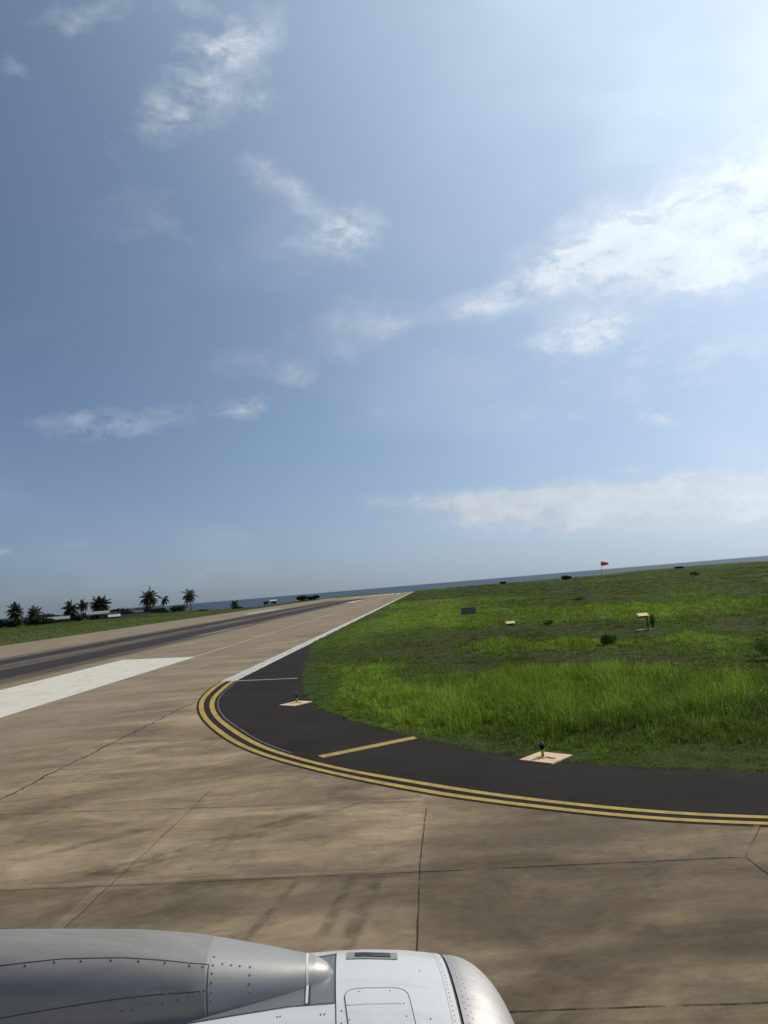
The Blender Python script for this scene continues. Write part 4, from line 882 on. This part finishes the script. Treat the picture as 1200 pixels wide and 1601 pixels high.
def screws(pts, fn, rad=.0045, off=.001):
    mb = MB()
    for p in pts:
        c = Vector(fn(*p, off)); e = 1e-3; n_ = (Vector(fn(p[0] + e, p[1], off)) - c).cross(Vector(fn(p[0], p[1] + e, off)) - c).normalized()
        if n_.z < -.2: n_ = -n_
        a = n_.orthogonal().normalized(); b = n_.cross(a); k = 10
        V = [tuple(c + (a * math.cos(2 * PI * q / k) + b * math.sin(2 * PI * q / k)) * rad) for q in range(k)] + [tuple(c + n_ * rad * .35 + (a * math.cos(2 * PI * q / k) + b * math.sin(2 * PI * q / k)) * rad * .6) for q in range(k)]
        mb.add(V, [(q, (q + 1) % k, k + (q + 1) % k, k + q) for q in range(k)] + [tuple(range(k, 2 * k))])
    return mb
def fuse(o, mb, m):
    """adds screw heads to the mesh of the part they sit on"""
    k = len(o.data.materials); o.data.materials.append(m); bm = bmesh.new(); bm.from_mesh(o.data); vs = [bm.verts.new(v) for v in mb.V]
    for f in mb.F:
        g = bm.faces.new([vs[i] for i in f]); g.material_index = k; g.smooth = False
    bm.to_mesh(o.data); bm.free()
def add_band(name, m, parent, *bands):
    mb = MB()
    for b in bands: mb.add(*b)
    return mb.build(name, m, parent)
angs = [(a) for a in np.linspace(-PI * .55, PI * .55, 120)]
add_band('lip_seam', M_SEAM, eng, band([(.309, a) for a in angs], .004, nac, .0015))
add_band('sealant_strip', M_LIGHTSEAL, eng, band([(.288, a) for a in angs], .020, nac, .0012))
add_band('cowl_seam', M_SEAM, eng, band([(SF, a) for a in angs if a > sad_far(SF) - .02], .0032, nac, .0015), band([(s, sad(s)) for s in np.linspace(-2.2, SF, 40)], .0042, nac, .0018), band([(s, sad_far(s)) for s in np.linspace(-2.2, SF, 40)], .005, nac, .0018))
add_band('saddle_strip', M_LIGHTSEAL, eng, band([(-.212, a) for a in np.linspace(sad_far(-.21) + .01, sad(-.21) - .005, 20)], .009, nac, .004))
add_band('saddle_strip_shadow_gap', M_SEAM, eng, band([(-.2035, a) for a in np.linspace(sad_far(-.21) + .01, sad(-.21) - .005, 20)], .006, nac, .002))
def lip_pt(s, a, off=0.0):
    t = min(max((s - .317) / LL, 0), 1); r = RF + (.968 - RF) * math.sqrt(max(1 - t * t, 0)) + off; return (s, -r * math.sin(a), ZC + r * math.cos(a))
fuse(lip, screws([(.334, a) for a in np.linspace(-.6, .7, 40)] + [(.350, a + .015) for a in np.linspace(-.6, .7, 40)], lip_pt, .0020, .0006), M_SCREW)
fuse(cowl, screws([(.288, a) for a in np.linspace(-.6, .8, 60)], nac, .0024, .0016), M_SCREW)
fuse(cowl, screws([(-.150, R(11)), (-.162, R(11.0)), (-.092, R(10.5)), (-.094, R(13.5)), (-.098, R(16)), (.205, R(13)), (-.3, R(10.4)), (-.31, R(10.4)), (-.46, R(11.5)), (-.47, R(11.5)), (.18, R(24)), (.2, R(-3))], nac, .0032), M_SCREW)
# access door with rounded upper corners
def round_rect(s0, s1, a0, a1, rs, n=7):
    """corners in (s, angle) with radius rs metres"""
    ra = rs / 1.02; P = []
    for cs, ca_, t0 in ((s1 - rs, a0 + ra, -90), (s1 - rs, a1 - ra, 0), (s0 + rs, a1 - ra, 90), (s0 + rs, a0 + ra, 180)):
        for k in range(n): t = R(t0 + 90 * k / (n - 1)); P.append((cs + rs * math.cos(t), ca_ + ra * math.sin(t)))
    return P
def dense(P, k=8):
    return [(P[i][0] + (P[(i + 1) % len(P)][0] - P[i][0]) * t / k, P[i][1] + (P[(i + 1) % len(P)][1] - P[i][1]) * t / k) for i in range(len(P)) for t in range(k if abs(P[(i + 1) % len(P)][1] - P[i][1]) > R(3) or abs(P[(i + 1) % len(P)][0] - P[i][0]) > .03 else 1)]
def panel(name, P, m, off, parent):
    mb = MB(); c = (sum(p[0] for p in P) / len(P), sum(p[1] for p in P) / len(P)); V = []; F = []; K = 10; n = len(P)
    for k in range(K + 1):
        f = k / K; V += [nac(c[0] + (p[0] - c[0]) * f, c[1] + (p[1] - c[1]) * f, off) for p in P]
    for k in range(K):
        for i in range(n): F.append((k * n + i, k * n + (i + 1) % n, (k + 1) * n + (i + 1) % n, (k + 1) * n + i))
    return mesh_obj(name, V, F, m, parent, True)
door_o = round_rect(-.083, .140, R(4.4), R(27), .045)
dsk = dense([(s + (a - R(4.4)) * .012 / R(10), a) for s, a in door_o], 14)
door = panel('access_door', dsk, M_COWL, .0022, eng)
add_band('door_gap', M_SEAM, door, band(dsk + dsk[:2], .0021, nac, .0030))
add_band('door_stiffener', M_LIGHTSEAL, door, band([(s, R(9.2)) for s in np.linspace(-.07, .115, 20)], .004, nac, .0034))
fuse(door, screws([(-.07, R(9.2)), (.122, R(9.2)), (-.066, R(13)), (.125, R(12.6)), (-.062, R(17)), (.13, R(17)), (-.03, R(5.4)), (.08, R(5.4))], nac, .0030, .0026), M_SCREW)
# flat vent panels on the cowl, the slot's inner shade painted dark
vr = [(-.070, R(-15.8)), (.128, R(-14.6)), (.126, R(-8.9)), (-.072, R(-9.6))]
def quad(P, n=12): return [tuple(np.array(P[i]) * (1 - t) + np.array(P[(i + 1) % 4]) * t) for i in range(4) for t in np.linspace(0, 1, n)[:-1]]
vent = panel('vent', quad(vr), mat('vent_frame_paint', (.30, .30, .29), .5, .2), .0025, eng)
panel('vent_slot', quad([(-.038, R(-14.8)), (.100, R(-13.9)), (.100, R(-10.1)), (-.040, R(-10.7))]), mat('slot_shade', (.025, .025, .025), .8), .0034, vent)
panel('vent_flap', quad([(.02, R(-12.4)), (.098, R(-13.0)), (.098, R(-10.3)), (.03, R(-10.9))]), mat('flap_grey', (.06, .06, .058), .6), .0045, vent)
# pylon fairing: a rounded fin that grows out of the saddle
def pT(s): return float(np.interp(s, [-3.6, -2.2, -1.6, -1.289, -1.067, -.842, -.707, -.549, -.39, -.265, -.217, -.18, -.153, -.135, -.124], [1.39, 1.345, 1.307, 1.282, 1.258, 1.231, 1.207, 1.171, 1.132, 1.101, 1.090, 1.080, 1.066, 1.052, 1.028]))
def pW(s): t = min(max((-.120 - s) / .48, 0), 1); return .195 * t ** .45 + .02 * min(max((-.6 - s) / 1.5, 0), 1) + .0005
def pyl(s, v, off=0.0):
    """v from 0 (cabin side foot) to 1 (far foot)"""
    zb = .985; a = PI * v; c, sn = math.cos(a), math.sin(a); ex = 2 / 2.7
    y = -pW(s) * math.copysign(abs(c) ** ex, c); z = zb + (pT(s) - zb) * abs(sn) ** ex
    if off:
        nn = Vector((0, -math.copysign(abs(c) ** (2 - ex), c) / max(pW(s), .01), abs(sn) ** (2 - ex) / max(pT(s) - zb, .01))).normalized()
        return (s, y + .05 + nn.y * off, ZC + z + nn.z * off)
    return (s, y + .05, ZC + z)
ss = np.concatenate([np.linspace(-3.6, -.7, 40)[:-1], np.linspace(-.7, -.25, 30)[:-1], np.linspace(-.25, -.1205, 24)])
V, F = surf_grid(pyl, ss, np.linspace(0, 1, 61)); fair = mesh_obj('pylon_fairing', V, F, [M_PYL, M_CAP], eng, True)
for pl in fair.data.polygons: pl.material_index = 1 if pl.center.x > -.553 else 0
add_band('fairing_seam', M_SEAM, fair, band([(s, float(np.interp(s, [-2.2, -1.3, -1.05, -.85, -.7, -.552], [.30, .30, .34, .345, .34, .335]))) for s in np.linspace(-2.2, -.552, 60)], .0028, pyl, .001), band([(-.552, v) for v in np.linspace(.335, .04, 24)], .0028, pyl, .001))
add_band('fairing_lap', M_SEAM, fair, band([(s, float(np.interp(s, [-1.6, -.555], [.05, .16]))) for s in np.linspace(-1.6, -.555, 40)], .0022, pyl, .001))
add_band('fairing_ring', mat('grey_seal', (.36, .34, .32), .5), fair, band([(-.5475, v) for v in np.linspace(.02, .8, 40)], .0022, pyl, .0008))
fuse(fair, screws([(s, float(np.interp(s, [-1.3, -1.05, -.85, -.7, -.552], [.285, .325, .33, .325, .315]))) for s in (-1.28, -1.17, -1.075, -.985, -.885, -.79, -.70, -.615, -.57)], pyl, .0050), M_SCREW)
fuse(fair, screws([(-.537, v) for v in (.40, .33, .27, .21, .15, .10)] + [(-.505, .345), (-.475, .34), (-.445, .335), (-.41, .33), (-.41, .26), (-.41, .19), (-.41, .13)] + [(-.572, .15), (-.61, .13), (-.65, .115), (-.69, .145), (-.70, .10), (-.80, .08), (-.835, .08)], pyl, .0040), M_SCREW)

add_band('fairing_strip', M_LIGHTSEAL, fair, band([(-.212, v) for v in np.linspace(.01, .99, 40)], .009, pyl, .0012))
tag(eng, 'white jet engine with bare metal intake lip and silver pylon fairing, in the foreground', 'jet engine')
